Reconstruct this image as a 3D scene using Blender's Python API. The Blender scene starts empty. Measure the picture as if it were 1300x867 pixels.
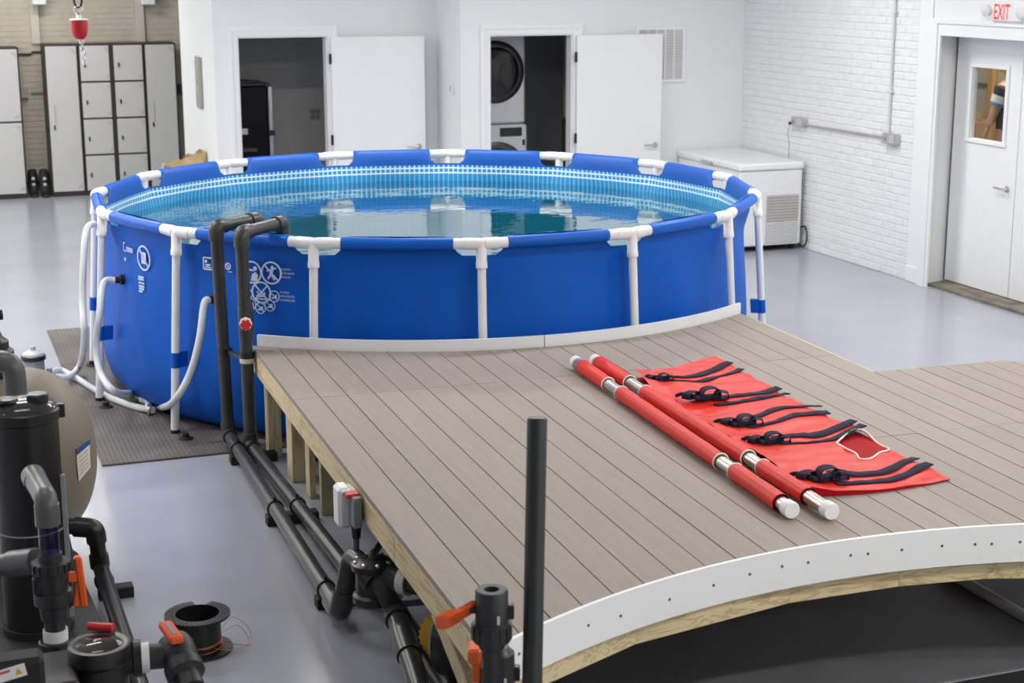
import bpy, math, random
from mathutils import Vector, Matrix, noise
random.seed(7)
S = bpy.context.scene
COL = S.collection
# ------------------------------------------------------------------ camera
F, TH, RO, YA, H = 2048.955, 0.2286, -0.0012, 0.3548, 2.6976
CX, CY = 650.0, 433.5
fw = Vector((math.sin(YA)*math.cos(TH), math.cos(YA)*math.cos(TH), -math.sin(TH)))
r_ = Vector((math.cos(YA), -math.sin(YA), 0)); u_ = r_.cross(fw)
RT = r_*math.cos(RO) + u_*math.sin(RO); UP = u_*math.cos(RO) - r_*math.sin(RO)
CAM = Vector((0, 0, H))
cd = bpy.data.cameras.new('camera'); cam = bpy.data.objects.new('camera', cd); COL.objects.link(cam)
cam.matrix_world = Matrix(((RT.x, UP.x, -fw.x, 0), (RT.y, UP.y, -fw.y, 0), (RT.z, UP.z, -fw.z, H), (0, 0, 0, 1)))
cd.sensor_width = 36; cd.lens = F/1300*36; cd.clip_end = 200
cd.dof.use_dof = True; cd.dof.focus_distance = 7.6; cd.dof.aperture_fstop = 4.5
S.camera = cam
# ------------------------------------------------------------------ world, exposure
W = bpy.data.worlds.new('world'); S.world = W; W.use_nodes = True
W.node_tree.nodes['Background'].inputs[0].default_value = (.8, .88, 1, 1)
W.node_tree.nodes['Background'].inputs[1].default_value = .3
S.view_settings.view_transform = 'Standard'; S.view_settings.look = 'None'
S.view_settings.exposure = 0.0; S.view_settings.gamma = 1; S.view_settings.use_curve_mapping = False
CEIL = 3.55
# ceiling lamps of the hall: x, y, watts
LAMPS = [(-2.6, 6.2, 8), (0.2, 6.2, 8), (4.4, 6.2, 30), (6.9, 6.2, 36), (-2.6, 9.2, 42), (0.4, 9.2, 44), (3.4, 9.2, 46), (6.2, 9.2, 58),
         (-2.6, 12.2, 112), (0.4, 12.2, 66), (3.4, 12.2, 46), (6.2, 12.2, 50), (-2.6, 15.4, 96), (0.0, 15.2, 26), (-2.2, 18.2, 60), (1.4, 18.6, 44),
         (4.0, 2.6, 66), (6.6, 2.6, 55), (4.0, -1.0, 100), (6.6, -1.0, 66)]

# ------------------------------------------------------------------ helpers: pixel -> place
def ray(px, py): return fw + RT*((px-CX)/F) - UP*((py-CY)/F)
def atz(px, py, z):
    d = ray(px, py); return CAM + d*((z-H)/d.z)
def atx(px, py, x):
    d = ray(px, py); return CAM + d*(x/d.x)
def aty(px, py, y):
    d = ray(px, py); return CAM + d*(y/d.y)
def atd(px, py, dep): return CAM + ray(px, py)*dep
PC = Vector((3.285, 10.539, 0))
def atc(px, py, r, c=PC):
    d = ray(px, py); ox, oy = CAM.x-c.x, CAM.y-c.y
    a = d.x*d.x+d.y*d.y; b = 2*(ox*d.x+oy*d.y); k = ox*ox+oy*oy-r*r
    D = max(b*b-4*a*k, 0); return CAM + d*((-b-math.sqrt(D))/2/a)

# ------------------------------------------------------------------ materials
MATS = {}
def mat(name, col, rough=.5, metal=0, var=.06, scale=6, bump=0, bscale=60, spec=.5, stretch=None, trans=0, coat=0, rnd=0, emit=None):
    if name in MATS: return MATS[name]
    m = bpy.data.materials.new(name); m.use_nodes = True; nt = m.node_tree; N = nt.nodes; L = nt.links
    b = N['Principled BSDF']; b.inputs['Roughness'].default_value = rough; b.inputs['Metallic'].default_value = metal
    b.inputs['Specular IOR Level'].default_value = spec
    if trans: b.inputs['Transmission Weight'].default_value = trans
    if coat: b.inputs['Coat Weight'].default_value = coat; b.inputs['Coat Roughness'].default_value = .1
    tc = N.new('ShaderNodeTexCoord'); src = tc.outputs['Object']
    if stretch:
        mp = N.new('ShaderNodeMapping'); mp.inputs['Scale'].default_value = stretch; L.new(src, mp.inputs[0]); src = mp.outputs[0]
    n = N.new('ShaderNodeTexNoise'); n.inputs['Scale'].default_value = scale; n.inputs['Detail'].default_value = 5; L.new(src, n.inputs['Vector'])
    rp = N.new('ShaderNodeValToRGB'); e = rp.color_ramp.elements
    e[0].position = .3; e[1].position = .7
    e[0].color = tuple(max(0, c*(1-var)) for c in col)+(1,); e[1].color = tuple(min(1, c*(1+var)) for c in col)+(1,)
    L.new(n.outputs['Fac'], rp.inputs[0]); out = rp.outputs[0]
    if rnd:
        oi = N.new('ShaderNodeObjectInfo'); mr = N.new('ShaderNodeMapRange'); mr.inputs[3].default_value = 1-rnd; mr.inputs[4].default_value = 1+rnd
        L.new(oi.outputs['Random'], mr.inputs[0]); mx = N.new('ShaderNodeMix'); mx.data_type = 'RGBA'; mx.blend_type = 'MULTIPLY'; mx.inputs[0].default_value = 1
        L.new(out, mx.inputs[6]); L.new(mr.outputs[0], mx.inputs[7]); out = mx.outputs[2]
    L.new(out, b.inputs['Base Color'])
    if bump:
        n2 = N.new('ShaderNodeTexNoise'); n2.inputs['Scale'].default_value = bscale; n2.inputs['Detail'].default_value = 4; L.new(src, n2.inputs['Vector'])
        bp = N.new('ShaderNodeBump'); bp.inputs['Strength'].default_value = bump; bp.inputs['Distance'].default_value = .01
        L.new(n2.outputs['Fac'], bp.inputs['Height']); L.new(bp.outputs[0], b.inputs['Normal'])
    if emit:
        b.inputs['Emission Color'].default_value = emit[:3]+(1,); b.inputs['Emission Strength'].default_value = emit[3]
    MATS[name] = m; return m

def wood(name, col, dark, along):
    m = bpy.data.materials.new(name); m.use_nodes = True; nt = m.node_tree; N = nt.nodes; L = nt.links; b = N['Principled BSDF']
    b.inputs['Roughness'].default_value = .6
    tc = N.new('ShaderNodeTexCoord'); mp = N.new('ShaderNodeMapping'); mp.inputs['Scale'].default_value = along; L.new(tc.outputs['Object'], mp.inputs[0])
    oi = N.new('ShaderNodeObjectInfo'); va = N.new('ShaderNodeVectorMath'); va.operation = 'ADD'; L.new(mp.outputs[0], va.inputs[0])
    ml = N.new('ShaderNodeMath'); ml.operation = 'MULTIPLY'; ml.inputs[1].default_value = 7; L.new(oi.outputs['Random'], ml.inputs[0]); L.new(ml.outputs[0], va.inputs[1])
    n = N.new('ShaderNodeTexNoise'); n.inputs['Scale'].default_value = 3; n.inputs['Detail'].default_value = 3; n.inputs['Distortion'].default_value = .6; L.new(va.outputs[0], n.inputs['Vector'])
    w = N.new('ShaderNodeMath'); w.operation = 'MULTIPLY'; w.inputs[1].default_value = 40; L.new(n.outputs['Fac'], w.inputs[0])
    s = N.new('ShaderNodeMath'); s.operation = 'SINE'; L.new(w.outputs[0], s.inputs[0])
    rp = N.new('ShaderNodeValToRGB'); rp.color_ramp.elements[0].color = col+(1,); rp.color_ramp.elements[1].color = dark+(1,)
    rp.color_ramp.elements[0].position = .35; L.new(s.outputs[0], rp.inputs[0])
    k = N.new('ShaderNodeTexVoronoi'); k.inputs['Scale'].default_value = 2.2; L.new(tc.outputs['Object'], k.inputs['Vector'])
    lt = N.new('ShaderNodeMapRange'); lt.inputs[1].default_value = .07; lt.inputs[2].default_value = .035; lt.inputs[3].default_value = 0; lt.inputs[4].default_value = .8; L.new(k.outputs['Distance'], lt.inputs[0])
    mx = N.new('ShaderNodeMix'); mx.data_type = 'RGBA'; L.new(lt.outputs[0], mx.inputs[0]); L.new(rp.outputs[0], mx.inputs[6]); mx.inputs[7].default_value = (.16, .08, .03, 1)
    L.new(mx.outputs[2], b.inputs['Base Color']); MATS[name] = m; return m

WHITE = mat('white_paint', (.80, .82, .83), .55, var=.015, scale=1.5, bump=.04, bscale=90)
TRIMW = mat('white_gloss_trim', (.84, .86, .87), .35, var=.01)
BRICKW = mat('white_painted_brick', (.80, .82, .83), .5, var=.03, scale=14, bump=.5, bscale=45, rnd=.02)
MORTW = mat('white_painted_mortar', (.76, .78, .79), .8, var=.04, scale=20)
BRICKB = mat('beige_painted_brick', (.54, .495, .405), .6, var=.06, scale=6, bump=.4, bscale=40)
MORTB = mat('beige_mortar', (.51, .465, .38), .8)
FLOORM = mat('grey_epoxy_floor', (.385, .405, .46), .2, var=.05, scale=1.6, bump=.03, bscale=14, spec=.65)
CEILM = mat('ceiling_paint', (.70, .71, .72), .8, var=.02)
GREIGE = mat('greige_wall', (.60, .60, .57), .7, var=.03)
CHARW = mat('dark_grey_wall', (.42, .43, .42), .7, var=.03)
DECKM = mat('greige_composite_board', (.300, .256, .220), .55, var=.055, scale=5, bump=.25, bscale=30, stretch=(9, .5, 9), rnd=.035)
PINE = wood('treated_pine_y', (.66, .54, .33), (.50, .37, .19), (6, .5, 6))
PINEZ = wood('treated_pine_z', (.62, .53, .33), (.48, .38, .2), (6, 6, .5))
PINEX = wood('treated_pine_x', (.66, .55, .34), (.5, .37, .19), (.5, 6, 6))
PVCW = mat('white_plastic', (.82, .83, .84), .35, var=.02)
PVCB = mat('dark_grey_pvc', (.040, .041, .040), .32, var=.25, scale=9, spec=.5)
PVCD = mat('charcoal_pvc', (.022, .024, .026), .42, var=.15)
BLACK = mat('black_plastic', (.012, .012, .013), .35, var=.2)
BLACKM = mat('black_matte', (.010, .010, .010), .7, var=.2)
GREYP = mat('grey_plastic', (.28, .29, .30), .4)
ORANGE = mat('orange_plastic', (.85, .115, .022), .4, var=.05)
REDP = mat('red_plastic', (.62, .02, .025), .4, var=.06)
BLUE = mat('blue_vinyl', (.0, .098, .51), .5, var=.06, scale=3, bump=.05, bscale=8, spec=.2)
SLEEVE = mat('blue_vinyl_sleeve', (.0, .105, .54), .4, var=.05, scale=4, spec=.3)
PRINT = mat('white_print', (.62, .70, .84), .6, var=.02)
STEEL = mat('brushed_steel', (.62, .61, .58), .3, 1, var=.08, scale=12)
CHROME = mat('chrome', (.75, .75, .75), .15, 1, var=.03)
ALU = mat('aluminium_tube', (.50, .48, .44), .33, 1, var=.08, scale=10)
REDV = mat('red_vinyl_fabric', (.68, .026, .014), .42, var=.08, scale=9, bump=.55, bscale=9, spec=.3)
REDD = mat('red_vinyl_lining', (.36, .004, .008), .6, var=.05, spec=.1)
NAVY = mat('navy_webbing', (.004, .006, .030), .85, var=.2, scale=60, bump=.3, bscale=300)
CREAM = mat('cream_binding', (.80, .72, .66), .7, var=.03)
TAN = mat('tan_tank', (.235, .195, .145), .5, var=.05, scale=3, bump=.08, bscale=120)
HOSE = mat('milky_hose', (.66, .69, .71), .4, var=.03)
LOCKW = mat('light_grey_locker_steel', (.56, .56, .55), .45, var=.02)
LOCKD = mat('dark_brown_locker_frame', (.03, .025, .022), .5, var=.1)
TRI = mat('grey_locker_triangle', (.47, .46, .45), .5, var=.01)
CARD = mat('kraft_paper', (.55, .40, .20), .8, var=.1, scale=8, bump=.4, bscale=25)
BOXC = mat('cardboard', (.40, .24, .11), .8, var=.06)
YELLOW = mat('yellow_paint', (.75, .42, .02), .4, var=.05)
COPPER = mat('copper_wire', (.60, .25, .10), .4, .8, var=.05)
GALV = mat('galvanised_steel', (.55, .55, .54), .45, .7, var=.06)
LABELW = mat('label_paper', (.72, .70, .64), .6, var=.08, scale=25)
LABELB = mat('label_blue', (.02, .07, .26), .5, var=.03)
LABELR = mat('label_red', (.60, .10, .04), .5, var=.03)
EXITR = mat('exit_red', (.85, .03, .02), .5, var=.02, emit=(1, .05, .03, .6))
LAMPM = mat('lamp_diffuser', (.9, .9, .9), .5, var=0, emit=(1, .97, .93, 4))
SKIN = mat('skin', (.55, .30, .21), .5, var=.04)
SHIRT = mat('navy_shirt', (.03, .033, .05), .8, var=.15)
HAIR = mat('brown_hair', (.06, .03, .015), .6, var=.2)

def fancy_mats():
    # mat rug: dark brown-grey with rows of dimples
    m = bpy.data.materials.new('dimpled_floor_mat'); m.use_nodes = True; N = m.node_tree.nodes; L = m.node_tree.links; b = N['Principled BSDF']
    b.inputs['Roughness'].default_value = .55
    tc = N.new('ShaderNodeTexCoord'); mp = N.new('ShaderNodeMapping'); mp.inputs['Scale'].default_value = (38, 24, 1); L.new(tc.outputs['Object'], mp.inputs[0])
    v = N.new('ShaderNodeTexVoronoi'); v.inputs['Scale'].default_value = 1; v.inputs['Randomness'].default_value = .12; L.new(mp.outputs[0], v.inputs['Vector'])
    n = N.new('ShaderNodeTexNoise'); n.inputs['Scale'].default_value = 2.5; n.inputs['Detail'].default_value = 6; L.new(tc.outputs['Object'], n.inputs['Vector'])
    rp = N.new('ShaderNodeValToRGB'); rp.color_ramp.elements[0].color = (.085, .075, .065, 1); rp.color_ramp.elements[1].color = (.19, .17, .15, 1)
    rp.color_ramp.elements[0].position = .3; rp.color_ramp.elements[1].position = .7; L.new(n.outputs['Fac'], rp.inputs[0])
    mx = N.new('ShaderNodeMix'); mx.data_type = 'RGBA'; mx.blend_type = 'MULTIPLY'; mx.inputs[0].default_value = 1
    mr = N.new('ShaderNodeMapRange'); mr.inputs[1].default_value = .2; mr.inputs[2].default_value = .6; mr.inputs[3].default_value = 1.05; mr.inputs[4].default_value = .68; L.new(v.outputs['Distance'], mr.inputs[0])
    L.new(rp.outputs[0], mx.inputs[6]); L.new(mr.outputs[0], mx.inputs[7]); L.new(mx.outputs[2], b.inputs['Base Color'])
    bp = N.new('ShaderNodeBump'); bp.inputs['Strength'].default_value = .6; bp.inputs['Distance'].default_value = .004; bp.invert = True; L.new(v.outputs['Distance'], bp.inputs['Height']); L.new(bp.outputs[0], b.inputs['Normal'])
    MATS['rug'] = m
    # pool inside: printed tile grid under the rim, teal mosaic below; u = arc length, v = height stored in UV
    m = bpy.data.materials.new('printed_pool_lining'); m.use_nodes = True; N = m.node_tree.nodes; L = m.node_tree.links; b = N['Principled BSDF']
    b.inputs['Roughness'].default_value = .45
    uv = N.new('ShaderNodeUVMap'); uv.uv_map = 'uv'; sp = N.new('ShaderNodeSeparateXYZ'); L.new(uv.outputs[0], sp.inputs[0])
    def math_(op, a, bb=None, cc=None):
        q = N.new('ShaderNodeMath'); q.operation = op
        for i, x in enumerate((a, bb, cc)):
            if x is None: continue
            if isinstance(x, (int, float)): q.inputs[i].default_value = x
            else: L.new(x, q.inputs[i])
        return q.outputs[0]
    def line(src, period, width):   # 1 on the line
        f = math_('FRACT', math_('DIVIDE', src, period)); return math_('LESS_THAN', f, width/period)
    def mixc(fac, a, bb):
        q = N.new('ShaderNodeMix'); q.data_type = 'RGBA'; L.new(fac, q.inputs[0]) if not isinstance(fac, (int, float)) else setattr(q.inputs[0], 'default_value', fac)
        for i, x in ((6, a), (7, bb)):
            if isinstance(x, tuple): q.inputs[i].default_value = x+(1,)
            else: L.new(x, q.inputs[i])
        return q.outputs[2]
    U, V = sp.outputs[0], sp.outputs[1]
    gv = line(U, .040, .012); gh = math_('MAXIMUM', math_('COMPARE', V, 1.088, .006), math_('COMPARE', V, 1.050, .006))
    fade = N.new('ShaderNodeMapRange'); fade.inputs[1].default_value = 1.047; fade.inputs[2].default_value = 1.036; fade.inputs[3].default_value = .85; fade.inputs[4].default_value = .26; L.new(V, fade.inputs[0])
    fine = math_('MAXIMUM', line(U, .045, .009), line(V, .045, .009))
    base = mixc(math_('MULTIPLY', fine, .30), (.0, .47, .66), (.2, .74, .86))
    g = math_('MAXIMUM', math_('MULTIPLY', gv, fade.outputs[0]), gh)
    grid = mixc(g, (.0, .28, .62), (.66, .86, .95))
    isgrid = math_('MULTIPLY', math_('GREATER_THAN', V, .90), math_('LESS_THAN', V, 1.112))
    c1 = mixc(isgrid, base, grid)
    c2 = mixc(math_('GREATER_THAN', V, 1.112), c1, (.0, .100, .50))
    L.new(c2, b.inputs['Base Color']); MATS['lining'] = m
    # pool bottom: teal mosaic
    m = bpy.data.materials.new('teal_mosaic_bottom'); m.use_nodes = True; N = m.node_tree.nodes; L = m.node_tree.links; b = N['Principled BSDF']; b.inputs['Roughness'].default_value = .5
    tc = N.new('ShaderNodeTexCoord'); sp = N.new('ShaderNodeSeparateXYZ'); L.new(tc.outputs['Object'], sp.inputs[0])
    fine = math_('MAXIMUM', line(sp.outputs[0], .06, .012), line(sp.outputs[1], .06, .012))
    c = mixc(math_('MULTIPLY', fine, .6), (.0, .45, .60), (.2, .70, .80)); L.new(c, b.inputs['Base Color']); MATS['bottom'] = m
    # water: see-through tint under a fresnel gloss, rippled more on the side of the inlets
    m = bpy.data.materials.new('pool_water'); m.use_nodes = True; nt = m.node_tree; N = nt.nodes; L = nt.links
    N.remove(N['Principled BSDF']); out = N['Material Output']
    tc = N.new('ShaderNodeTexCoord')
    mp = N.new('ShaderNodeMapping'); mp.inputs['Rotation'].default_value = (0, 0, .35); mp.inputs['Scale'].default_value = (1, 1.5, 1); L.new(tc.outputs['Object'], mp.inputs[0])
    n1 = N.new('ShaderNodeTexNoise'); n1.inputs['Scale'].default_value = 5; n1.inputs['Detail'].default_value = 2; n1.inputs['Distortion'].default_value = .5; L.new(mp.outputs[0], n1.inputs['Vector'])
    n2 = N.new('ShaderNodeTexNoise'); n2.inputs['Scale'].default_value = 12; n2.inputs['Detail'].default_value = 2; n2.inputs['Distortion'].default_value = .8; L.new(mp.outputs[0], n2.inputs['Vector'])
    dist = N.new('ShaderNodeVectorMath'); dist.operation = 'DISTANCE'; L.new(tc.outputs['Object'], dist.inputs[0]); dist.inputs[1].default_value = (1.95, 11.45, .985)
    am = N.new('ShaderNodeMapRange'); am.interpolation_type = 'SMOOTHSTEP'; am.inputs[1].default_value = .3; am.inputs[2].default_value = .95; am.inputs[3].default_value = 1; am.inputs[4].default_value = 0; L.new(dist.outputs['Value'], am.inputs[0])
    h1 = math_('MULTIPLY', n1.outputs['Fac'], math_('MULTIPLY_ADD', am.outputs[0], .060, .030))
    h2 = math_('MULTIPLY', n2.outputs['Fac'], math_('MULTIPLY', am.outputs[0], .050))
    bp = N.new('ShaderNodeBump'); bp.inputs['Strength'].default_value = 1; bp.inputs['Distance'].default_value = .05; L.new(math_('ADD', h1, h2), bp.inputs['Height'])
    fc = N.new('ShaderNodeLayerWeight'); L.new(bp.outputs[0], fc.inputs['Normal'])
    frs = math_('MULTIPLY_ADD', math_('POWER', fc.outputs['Facing'], 2.6), .96, .03)
    gl = N.new('ShaderNodeBsdfGlossy'); gl.inputs['Roughness'].default_value = .015; L.new(bp.outputs[0], gl.inputs['Normal'])
    tr = N.new('ShaderNodeBsdfTransparent'); tr.inputs[0].default_value = (.60, .97, 1, 1)
    ms = N.new('ShaderNodeMixShader'); L.new(frs, ms.inputs[0]); L.new(tr.outputs[0], ms.inputs[1]); L.new(gl.outputs[0], ms.inputs[2]); L.new(ms.outputs[0], out.inputs['Surface'])
    MATS['water'] = m
    # thin clear glass / tinted clear pipe
    for nm, c, ro in (('clear_glass', (.93, .95, .95), .02), ('clear_violet_pipe', (.42, .45, .72), .05), ('clear_lid', (.55, .52, .48), .05)):
        m = bpy.data.materials.new(nm); m.use_nodes = True; nt = m.node_tree; N = nt.nodes; L = nt.links; N.remove(N['Principled BSDF'])
        fc = N.new('ShaderNodeLayerWeight'); pw = N.new('ShaderNodeMath'); pw.operation = 'POWER'; pw.inputs[1].default_value = 5; L.new(fc.outputs['Facing'], pw.inputs[0])
        lw = N.new('ShaderNodeMath'); lw.operation = 'MULTIPLY_ADD'; lw.inputs[1].default_value = .95; lw.inputs[2].default_value = .04; L.new(pw.outputs[0], lw.inputs[0])
        gl = N.new('ShaderNodeBsdfGlossy'); gl.inputs['Roughness'].default_value = ro
        tr = N.new('ShaderNodeBsdfTransparent'); tr.inputs[0].default_value = c+(1,)
        ms = N.new('ShaderNodeMixShader'); L.new(lw.outputs[0], ms.inputs[0]); L.new(tr.outputs[0], ms.inputs[1]); L.new(gl.outputs[0], ms.inputs[2]); L.new(ms.outputs[0], N['Material Output'].inputs['Surface'])
        MATS[nm] = m
fancy_mats()

# ------------------------------------------------------------------ mesh builder
class MB:
    def __init__(s): s.v = []; s.f = []; s.sm = []
    def add(s, vs, fs, smooth=False):
        o = len(s.v); s.v += [tuple(v) for v in vs]; s.f += [tuple(i+o for i in f) for f in fs]; s.sm += [smooth]*len(fs); return s
    def box(s, x0, x1, y0, y1, z0, z1):
        return s.obox(Vector(((x0+x1)/2, (y0+y1)/2, (z0+z1)/2)), Vector(((x1-x0)/2, 0, 0)), Vector((0, (y1-y0)/2, 0)), Vector((0, 0, (z1-z0)/2)))
    def obox(s, c, a, b, d, bev=0):
        c, a, b, d = map(Vector, (c, a, b, d))
        if not bev:
            vs = [c+a*i+b*j+d*k for i in (-1, 1) for j in (-1, 1) for k in (-1, 1)]
            return s.add(vs, [(0, 1, 3, 2), (4, 6, 7, 5), (0, 4, 5, 1), (2, 3, 7, 6), (0, 2, 6, 4), (1, 5, 7, 3)])
        la, lb, ld = a.length, b.length, d.length; bev = min(bev, la*.49, lb*.49, ld*.49)
        ai, bi, di = a*(1-bev/la), b*(1-bev/lb), d*(1-bev/ld); vs = []; idx = {}
        for i in (-1, 1):
            for j in (-1, 1):
                for k in (-1, 1):
                    for q, vec in enumerate((a*i+bi*j+di*k, ai*i+b*j+di*k, ai*i+bi*j+d*k)):
                        idx[(i, j, k, q)] = len(vs); vs.append(c+vec)
        fs = []
        for sgn in (-1, 1):
            for q in range(3):
                o = [(-1, -1), (1, -1), (1, 1), (-1, 1)]
                face = []
                for (p1, p2) in o:
                    key = [0, 0, 0]; key[q] = sgn; oth = [t for t in range(3) if t != q]; key[oth[0]] = p1; key[oth[1]] = p2
                    face.append(idx[(key[0], key[1], key[2], q)])
                fs.append(tuple(face))
        for q in range(3):      # edges along axis q
            o = [t for t in range(3) if t != q]
            for p1 in (-1, 1):
                for p2 in (-1, 1):
                    ks = []
                    for e in (-1, 1):
                        key = [0, 0, 0]; key[q] = e; key[o[0]] = p1; key[o[1]] = p2; ks.append(tuple(key))
                    fs.append((idx[ks[0]+(o[0],)], idx[ks[1]+(o[0],)], idx[ks[1]+(o[1],)], idx[ks[0]+(o[1],)]))
        for i in (-1, 1):
            for j in (-1, 1):
                for k in (-1, 1): fs.append(tuple(idx[(i, j, k, q)] for q in range(3)))
        return s.add(vs, fs)
    def bbox(s, x0, x1, y0, y1, z0, z1, bev=.01):
        return s.obox(((x0+x1)/2, (y0+y1)/2, (z0+z1)/2), ((x1-x0)/2, 0, 0), (0, (y1-y0)/2, 0), (0, 0, (z1-z0)/2), bev)
    def cyl(s, p0, p1, r0, r1=None, n=20, caps=True): return s.tube([p0, p1], [r0, r0 if r1 is None else r1], n, caps)
    def tube(s, pts, r, n=16, caps=True, closed=False):
        pts = [Vector(p) for p in pts]; m = len(pts); rr = r if isinstance(r, (list, tuple)) else [r]*m
        T = []
        for i in range(m):
            a = pts[i-1] if (i > 0 or closed) else pts[i]; b = pts[(i+1) % m] if (i < m-1 or closed) else pts[i]
            T.append((b-a).normalized() if (b-a).length > 1e-9 else Vector((0, 0, 1)))
        up = Vector((0, 0, 1)) if abs(T[0].z) < .9 else Vector((1, 0, 0))
        X = (up - T[0]*up.dot(T[0])).normalized(); rings = []
        for i in range(m):
            X = (X - T[i]*X.dot(T[i])).normalized(); Y = T[i].cross(X)
            rings.append([pts[i] + (X*math.cos(2*math.pi*k/n) + Y*math.sin(2*math.pi*k/n))*rr[i] for k in range(n)])
        vs = [v for rg in rings for v in rg]; fs = []
        for i in range(m if closed else m-1):
            a, b = i*n, ((i+1) % m)*n
            for k in range(n): fs.append((a+k, a+(k+1) % n, b+(k+1) % n, b+k))
        s.add(vs, fs, True)
        if caps and not closed:
            s.add(rings[0], [tuple(range(n-1, -1, -1))]); s.add(rings[-1], [tuple(range(n))])
        return s
    def lathe(s, prof, o=(0, 0, 0), axis=(0, 0, 1), n=32, smooth=True):
        o = Vector(o); A = Vector(axis).normalized(); u = Vector((0, 0, 1)) if abs(A.z) < .9 else Vector((1, 0, 0))
        X = (u-A*u.dot(A)).normalized(); Y = A.cross(X)
        ring = lambda r, h: [o + A*h + (X*math.cos(2*math.pi*k/n)+Y*math.sin(2*math.pi*k/n))*r for k in range(n)]
        vs = [v for (r, h) in prof for v in ring(r, h)]; run = [prof[0]]
        def flush(run):
            q = [v for (r, h) in run for v in ring(r, h)]
            s.add(q, [(i*n+k, i*n+(k+1) % n, (i+1)*n+(k+1) % n, (i+1)*n+k) for i in range(len(run)-1) for k in range(n)], smooth)
        for i in range(1, len(prof)):
            run.append(prof[i])
            if i < len(prof)-1:
                a = math.atan2(prof[i][1]-prof[i-1][1], prof[i][0]-prof[i-1][0]); b = math.atan2(prof[i+1][1]-prof[i][1], prof[i+1][0]-prof[i][0])
                if abs((b-a+math.pi) % (2*math.pi)-math.pi) > .6: flush(run); run = [prof[i]]
        flush(run)
        if prof[0][0] > 1e-6: s.add(vs[:n], [tuple(range(n-1, -1, -1))])
        if prof[-1][0] > 1e-6: s.add(vs[-n:], [tuple(range(n))])
        return s
    def prism(s, poly, z0, z1):
        n = len(poly); a = sum(poly[i][0]*poly[(i+1) % n][1]-poly[(i+1) % n][0]*poly[i][1] for i in range(n))
        if a < 0: poly = poly[::-1]
        vs = [(p[0], p[1], z0) for p in poly]+[(p[0], p[1], z1) for p in poly]
        fs = [tuple(range(n-1, -1, -1)), tuple(range(n, 2*n))]+[(i, (i+1) % n, n+(i+1) % n, n+i) for i in range(n)]
        return s.add(vs, fs)
    def plate(s, poly, o, ex, ey, t):     # polygon in the plane (ex, ey) with thickness t along the normal
        o, ex, ey = Vector(o), Vector(ex), Vector(ey); nz = ex.cross(ey).normalized()*t; n = len(poly)
        a = sum(poly[i][0]*poly[(i+1) % n][1]-poly[(i+1) % n][0]*poly[i][1] for i in range(n))
        if a < 0: poly = poly[::-1]
        b = [o+ex*p[0]+ey*p[1] for p in poly]; vs = b+[q+nz for q in b]
        return s.add(vs, [tuple(range(n-1, -1, -1)), tuple(range(n, 2*n))]+[(i, (i+1) % n, n+(i+1) % n, n+i) for i in range(n)])
    def ringplate(s, o, ex, ey, r0, r1, t, n=28, sx=1):
        o, ex, ey = Vector(o), Vector(ex), Vector(ey); nz = ex.cross(ey).normalized()*t; vs = []
        for k in range(n):
            c = math.cos(2*math.pi*k/n)*sx; q = math.sin(2*math.pi*k/n)
            for r in (r0, r1): vs += [o+(ex*c+ey*q)*r, o+(ex*c+ey*q)*r+nz]
        fs = []
        for k in range(n):
            a, b = 4*k, 4*((k+1) % n); fs += [(a+1, a+3, b+3, b+1), (a, b, b+2, a+2), (a, a+1, b+1, b), (a+2, b+2, b+3, a+3)]
        return s.add(vs, fs)
    def grid(s, fn, nu, nv, smooth=True, skip=None, back=0):
        vs = [fn(i/nu, j/nv) for i in range(nu+1) for j in range(nv+1)]; fs = []
        for i in range(nu):
            for j in range(nv):
                if skip and skip((i+.5)/nu, (j+.5)/nv): continue
                fs.append((i*(nv+1)+j, (i+1)*(nv+1)+j, (i+1)*(nv+1)+j+1, i*(nv+1)+j+1))
        return s.add(vs, fs, smooth)
    def text(s, txt, o, ex, ey, size, t=.002, width=None, bold=0):
        cu = bpy.data.curves.new('txt', 'FONT'); cu.body = txt; cu.size = 1; cu.resolution_u = 3; cu.offset = bold
        ob = bpy.data.objects.new('txt', cu); COL.objects.link(ob); dg = bpy.context.evaluated_depsgraph_get()
        me = bpy.data.meshes.new_from_object(ob.evaluated_get(dg)); bpy.data.objects.remove(ob); bpy.data.curves.remove(cu)
        if not me.vertices: return s
        w = max(v.co.x for v in me.vertices); k = (width/(w*size)) if width else 1
        o, ex, ey = Vector(o), Vector(ex), Vector(ey); nz = ex.cross(ey).normalized()*t
        s.add([o+ex*(v.co.x*size*k)+ey*(v.co.y*size)+nz for v in me.vertices], [tuple(p.vertices) for p in me.polygons]); bpy.data.meshes.remove(me); return s
    def mesh(s, name, m):
        me = bpy.data.meshes.new(name); me.from_pydata(s.v, [], s.f); me.polygons.foreach_set('use_smooth', s.sm)
        if m: me.materials.append(m)
        me.update(); return me
    def build(s, name, m, parent=None, label=None, kind=None):
        o = bpy.data.objects.new(name, s.mesh(name, m)); COL.objects.link(o)
        if parent: link(o, parent)
        if label: o['label'] = label
        if kind: o['kind'] = kind
        return o
def link(o, parent):
    o.parent = parent
    if parent.parent is None: o.matrix_parent_inverse = parent.matrix_basis.inverted()
def thing(name, label, cat, loc=(0, 0, 0), group=None, kind=None):
    o = bpy.data.objects.new(name, None); COL.objects.link(o); o.location = loc; o.empty_display_size = .1
    return tag(o, label, cat, group, kind)
def tag(o, label, cat=None, group=None, kind=None):
    o['label'] = label
    if cat: o['category'] = cat
    if group: o['group'] = group
    if kind: o['kind'] = kind
    return o
def struct(mb, name, m, label=None):
    o = mb.build(name, m); o['kind'] = 'structure'
    if label: o['label'] = label
    return o
def V(*a): return Vector(a)
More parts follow.
